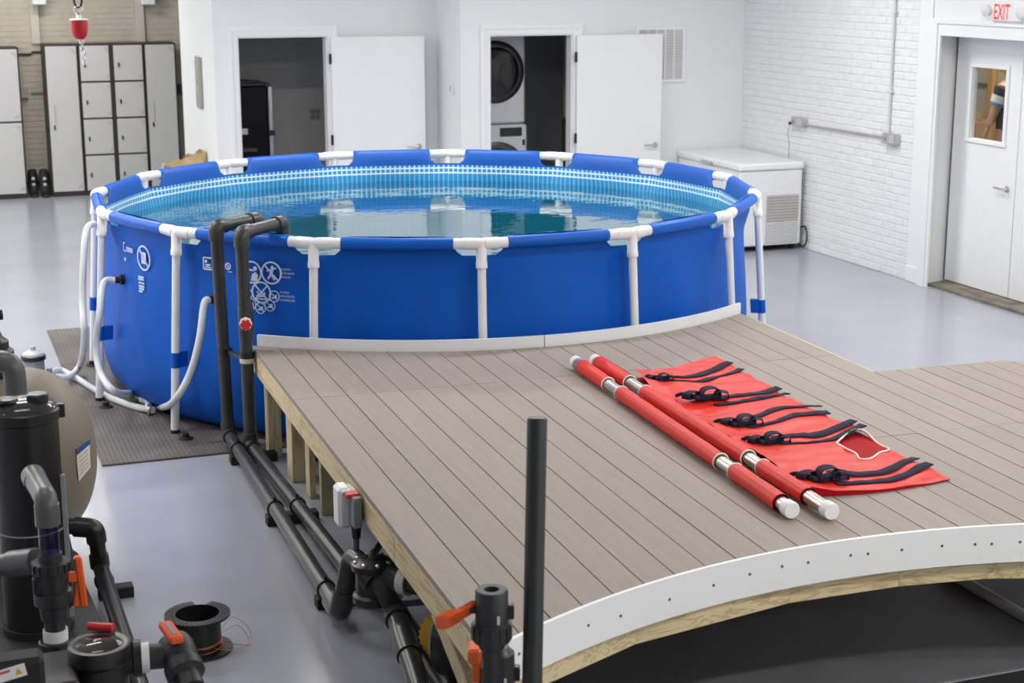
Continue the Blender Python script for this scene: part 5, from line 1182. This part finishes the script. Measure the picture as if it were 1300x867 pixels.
# ------------------------------------------------------------------ hoist hook
hk = aty(101, 37, 9.0); t = thing('hoist_hook', 'red hook block hanging on a dark chain from the ceiling', 'hoist', hk)
k = .0035*1.25
MB().lathe([(.0, -.052), (.022, -.052), (.036, -.035), (.044, -.005), (.046, .03), (.044, .046)], hk+V(0, 0, 0), n=28).build('block', REDP, t)
MB().lathe([(.045, .046), (.05, .047), (.049, .053), (.014, .056), (.014, .075), (0, .076)], hk, n=24).build('collar', PVCW, t)
MB().tube([hk+V(.020*math.cos(a*.3927), 0, .10+.02*math.sin(a*.3927)) for a in range(16)], .006, 8, closed=True).build('swivel_ring', CHROME, t)
z = hk.z+.15; i = 0
while z < CEIL-.03:
    e = V(1, 0, 0) if i % 2 == 0 else V(0, 1, 0); r = [V(hk.x, hk.y, z)+e*(.02*math.cos(a*math.pi/8))+V(0, 0, .036*math.sin(a*math.pi/8)) for a in range(16)]
    MB().tube(r, .0065, 6, closed=True).build('chain_link', mat('oily_steel', (.10, .085, .06), .4, .6), t); z += .052; i += 1
z = hk.z-.066
for i in range(4):
    e = RT if i % 2 == 0 else V(fw.x, fw.y, 0).normalized(); r = [V(hk.x+.008+i*.002, hk.y, z)+e*(.011*math.cos(a*math.pi/6))+V(0, 0, .017*math.sin(a*math.pi/6)) for a in range(12)]
    MB().tube(r, .004, 6, closed=True).build('chain_link', CHROME, t); z -= .026
MB().lathe([(.006, -.02), (.012, -.015), (.012, .012), (.005, .018)], V(hk.x+.016, hk.y, z), n=10).build('end_weight', PVCW, t)

# ------------------------------------------------------------------ corridor seen through the exit door pane
BEI = mat('beige_corridor_wall', (.52, .46, .38), .7, var=.04)
struct(MB().box(8.5, 8.6, 9.0, 10.0, 0, CEIL).box(9.9, 10.0, 9.0, 15.0, 0, CEIL).box(8.6, 10.0, 14.9, 15.0, 0, CEIL).box(8.6, 10, 8.9, 9.0, 0, CEIL), 'wall_corridor_beyond', BEI)
struct(MB().box(8.48, 9.9, 9.0, 14.9, .001, .25), 'floor_corridor', mat('corridor_floor', (.3, .29, .27), .5))
struct(MB().box(8.47, 10.0, 9.0, 15.0, 2.9, 3.0), 'ceiling_corridor', CEILM)
ld = bpy.data.lights.new('corridor_light', 'AREA'); ld.size = .6; ld.energy = 40; ld.color = (1, .93, .82); lo = bpy.data.objects.new('corridor_light', ld); COL.objects.link(lo); lo.location = (9.0, 11.9, 2.85)
a = atx(1258, 100, 9.85); tag(MB().bbox(9.84, 9.895, a.y-.04, a.y+.04, .25, 2.88, .005).build('wooden_post', mat('amber_wood', (.55, .30, .08), .5)), 'amber wooden post seen through the exit door pane', 'post')
a, b = atx(1233, 137, 9.6), atx(1246, 170, 9.6)
t = thing('cardboard_box', 'brown cardboard carton seen through the exit door pane', 'box', (9.7, (a.y+b.y)/2, .25))
MB().bbox(9.50, 9.80, b.y-.05, a.y+.15, .251, (a.z+b.z)/2, .004).build('carton', BOXC, t)
MB().obox((9.55, (a.y+b.y)/2+.05, (a.z+b.z)/2+.04), (.01, 0, .0), (0, .15, 0), (.02, 0, .05)).build('flap', BOXC, t)
zl_ = atx(1245, 107, 9.89).z; tag(MB().bbox(9.87, 9.899, 11.2, 14.8, zl_-.012, zl_+.012, .003).build('wall_rail', mat('dark_rail', (.12, .10, .08), .5)), 'dark rail along the corridor wall beyond the exit door', 'rail')
# person: only an arm, shoulder and side show through the pane
def skin_body(name, pts, edges, m, parent, sub=2):
    me = bpy.data.meshes.new(name); me.from_pydata([p[:3] for p in pts], edges, []); o = bpy.data.objects.new(name, me); COL.objects.link(o); me.materials.append(m)
    sk = o.modifiers.new('skin', 'SKIN'); sk.use_smooth_shade = True; ss = o.modifiers.new('sub', 'SUBSURF'); ss.levels = sub; ss.render_levels = sub
    lay = me.skin_vertices[0] if me.skin_vertices else None
    for i, p in enumerate(pts):
        rr = p[3] if isinstance(p[3], tuple) else (p[3], p[3]); lay.data[i].radius = rr; lay.data[i].use_root = (i == 0)
    dg = bpy.context.evaluated_depsgraph_get(); me2 = bpy.data.meshes.new_from_object(o.evaluated_get(dg)); o.modifiers.clear(); o.data = me2; bpy.data.meshes.remove(me)
    link(o, parent); return o
sh = atx(1273, 109, 8.92); hn = atx(1252, 168, 8.86); el = atx(1262.5, 141, 8.90); FZ = .25
# facing +Y and slightly to the door: shoulder line along X
pe = thing('person', 'person in a dark shirt with white sleeve cuff, seen through the exit door pane', 'person', (9.1, sh.y-.08, FZ))
sx, sy, sz = 9.10, sh.y+.07, sh.z
P0 = [(sx, sy, FZ+.95, (.15, .12)), (sx, sy+.01, FZ+1.12, (.14, .11)), (sx, sy, sz-.14, (.16, .12)), (sx, sy, sz-.02, (.12, .09)), (sx-.03, sy+.01, sz+.07, .055), (sx-.06, sy+.04, sz+.13, .055),
      (sh.x+.02, sh.y+.03, sz-.04, .062), tuple(el)+(.045,), tuple(hn.lerp(el, .25)+V(0, 0, .0))+(.028,),
      (sx+.20, sy, sz-.05, .06), (sx+.24, sy+.02, sz-.33, .045), (sx+.2, sy+.18, sz-.52, .03),
      (sx-.09, sy, FZ+.85, .09), (sx-.10, sy+.02, FZ+.48, .06), (sx-.10, sy-.02, FZ+.09, .045), (sx+.09, sy, FZ+.85, .09), (sx+.10, sy+.02, FZ+.48, .06), (sx+.10, sy-.02, FZ+.09, .045),
      (sx-.10, sy+.12, FZ+.04, .038), (sx+.10, sy+.12, FZ+.04, .038)]
E0 = [(0, 1), (1, 2), (2, 3), (3, 4), (4, 5), (3, 6), (6, 7), (7, 8), (3, 9), (9, 10), (10, 11), (0, 12), (12, 13), (13, 14), (0, 15), (15, 16), (16, 17), (14, 18), (17, 19)]
skin_body('body', P0, E0, SKIN, pe)
hd_ = V(sx-.08, sy+.06, sz+.23)
MB().lathe([(0, -.13), (.045, -.12), (.07, -.06), (.078, .01), (.075, .07), (.05, .115), (0, .13)], hd_, n=24).lathe([(0, 0), (.012, .01), (.016, -.02), (0, -.03)], hd_+V(0, .085, -.01), (0, .3, -1), 8).build('head', SKIN, pe)
MB().lathe([(.082, .0), (.086, .04), (.078, .09), (.05, .128), (0, .14)], hd_+V(0, -.008, 0), n=20).build('hair', HAIR, pe)
for dx in (-.03, .03): MB().lathe([(0, -.008), (.009, 0), (0, .008)], hd_+V(dx, .073, .01), n=8).build('eye', BLACK, pe)
MB().obox(hd_+V(0, .068, -.065), (.022, 0, 0), (0, .008, 0), (0, 0, .004), .003).build('mouth', mat('lip', (.4, .13, .12), .5), pe)
P1 = [(sx, sy, FZ+.92, (.165, .135)), (sx, sy+.01, FZ+1.12, (.155, .125)), (sx, sy, sz-.14, (.175, .135)), (sx, sy, sz-.02, (.12, .10)), (sh.x+.02, sh.y+.03, sz-.045, .076), tuple(V(sh.x+.02, sh.y+.03, sz-.045).lerp(el, .55))+(.062,), (sx+.20, sy, sz-.05, .075), (sx+.225, sy+.01, sz-.2, .065)]
skin_body('shirt', P1, [(0, 1), (1, 2), (2, 3), (3, 4), (4, 5), (3, 6), (6, 7)], SHIRT, pe)
q0 = V(sh.x+.02, sh.y+.03, sz-.045); d_ = (el-q0).normalized(); qc = q0.lerp(el, .42)
MB().tube([qc-d_*.035, qc+d_*.03], [.070, .066], 20, caps=False).build('sleeve_cuff', mat('white_cloth', (.78, .80, .84), .7), pe)
MB().tube([qc+d_*.03, qc+d_*.055], [.066, .064], 20, caps=False).build('cuff_stripe', mat('blue_cloth', (.10, .28, .55), .7), pe)
PT = [(sx, sy, FZ+.93, (.155, .125)), (sx-.09, sy, FZ+.80, .105), (sx-.10, sy+.02, FZ+.45, .08), (sx-.10, sy-.02, FZ+.08, .065), (sx+.09, sy, FZ+.80, .105), (sx+.10, sy+.02, FZ+.45, .08), (sx+.10, sy-.02, FZ+.08, .065)]
skin_body('trousers', PT, [(0, 1), (1, 2), (2, 3), (0, 4), (4, 5), (5, 6)], mat('dark_trousers', (.02, .02, .025), .8), pe)
for dx in (-.10, .10): MB().bbox(sx+dx-.045, sx+dx+.045, sy-.08, sy+.18, FZ+.002, FZ+.08, .02).build('shoe', BLACK, pe)
def hand(w, d, side, par):
    mb = MB(); up = V(0, 0, 1); lat = d.cross(up).normalized(); nrm = lat.cross(d)
    mb.obox(w+d*.045, d*.045, lat*.036, nrm*.014, .01)
    for i, l in enumerate((.065, .078, .072, .055)):
        b = w+d*.088+lat*(.027-.018*i); mb.tube([b-d*.02, b+d*l*.45-nrm*.004, b+d*l*.8-nrm*.018, b+d*l*.95-nrm*.03], [.0095, .009, .008, .006], 8)
    b = w+d*.03+lat*.034*side; mb.tube([b, b+lat*.022*side+d*.025, b+lat*.03*side+d*.055], [.012, .010, .007], 8)
    return mb.build('hand', SKIN, par)
wr = hn.lerp(el, .25); hand(wr, (hn-el).normalized(), 1, pe); w2 = V(sx+.2, sy+.18, sz-.52); hand(w2, V(-.1, .6, -.5).normalized(), -1, pe)
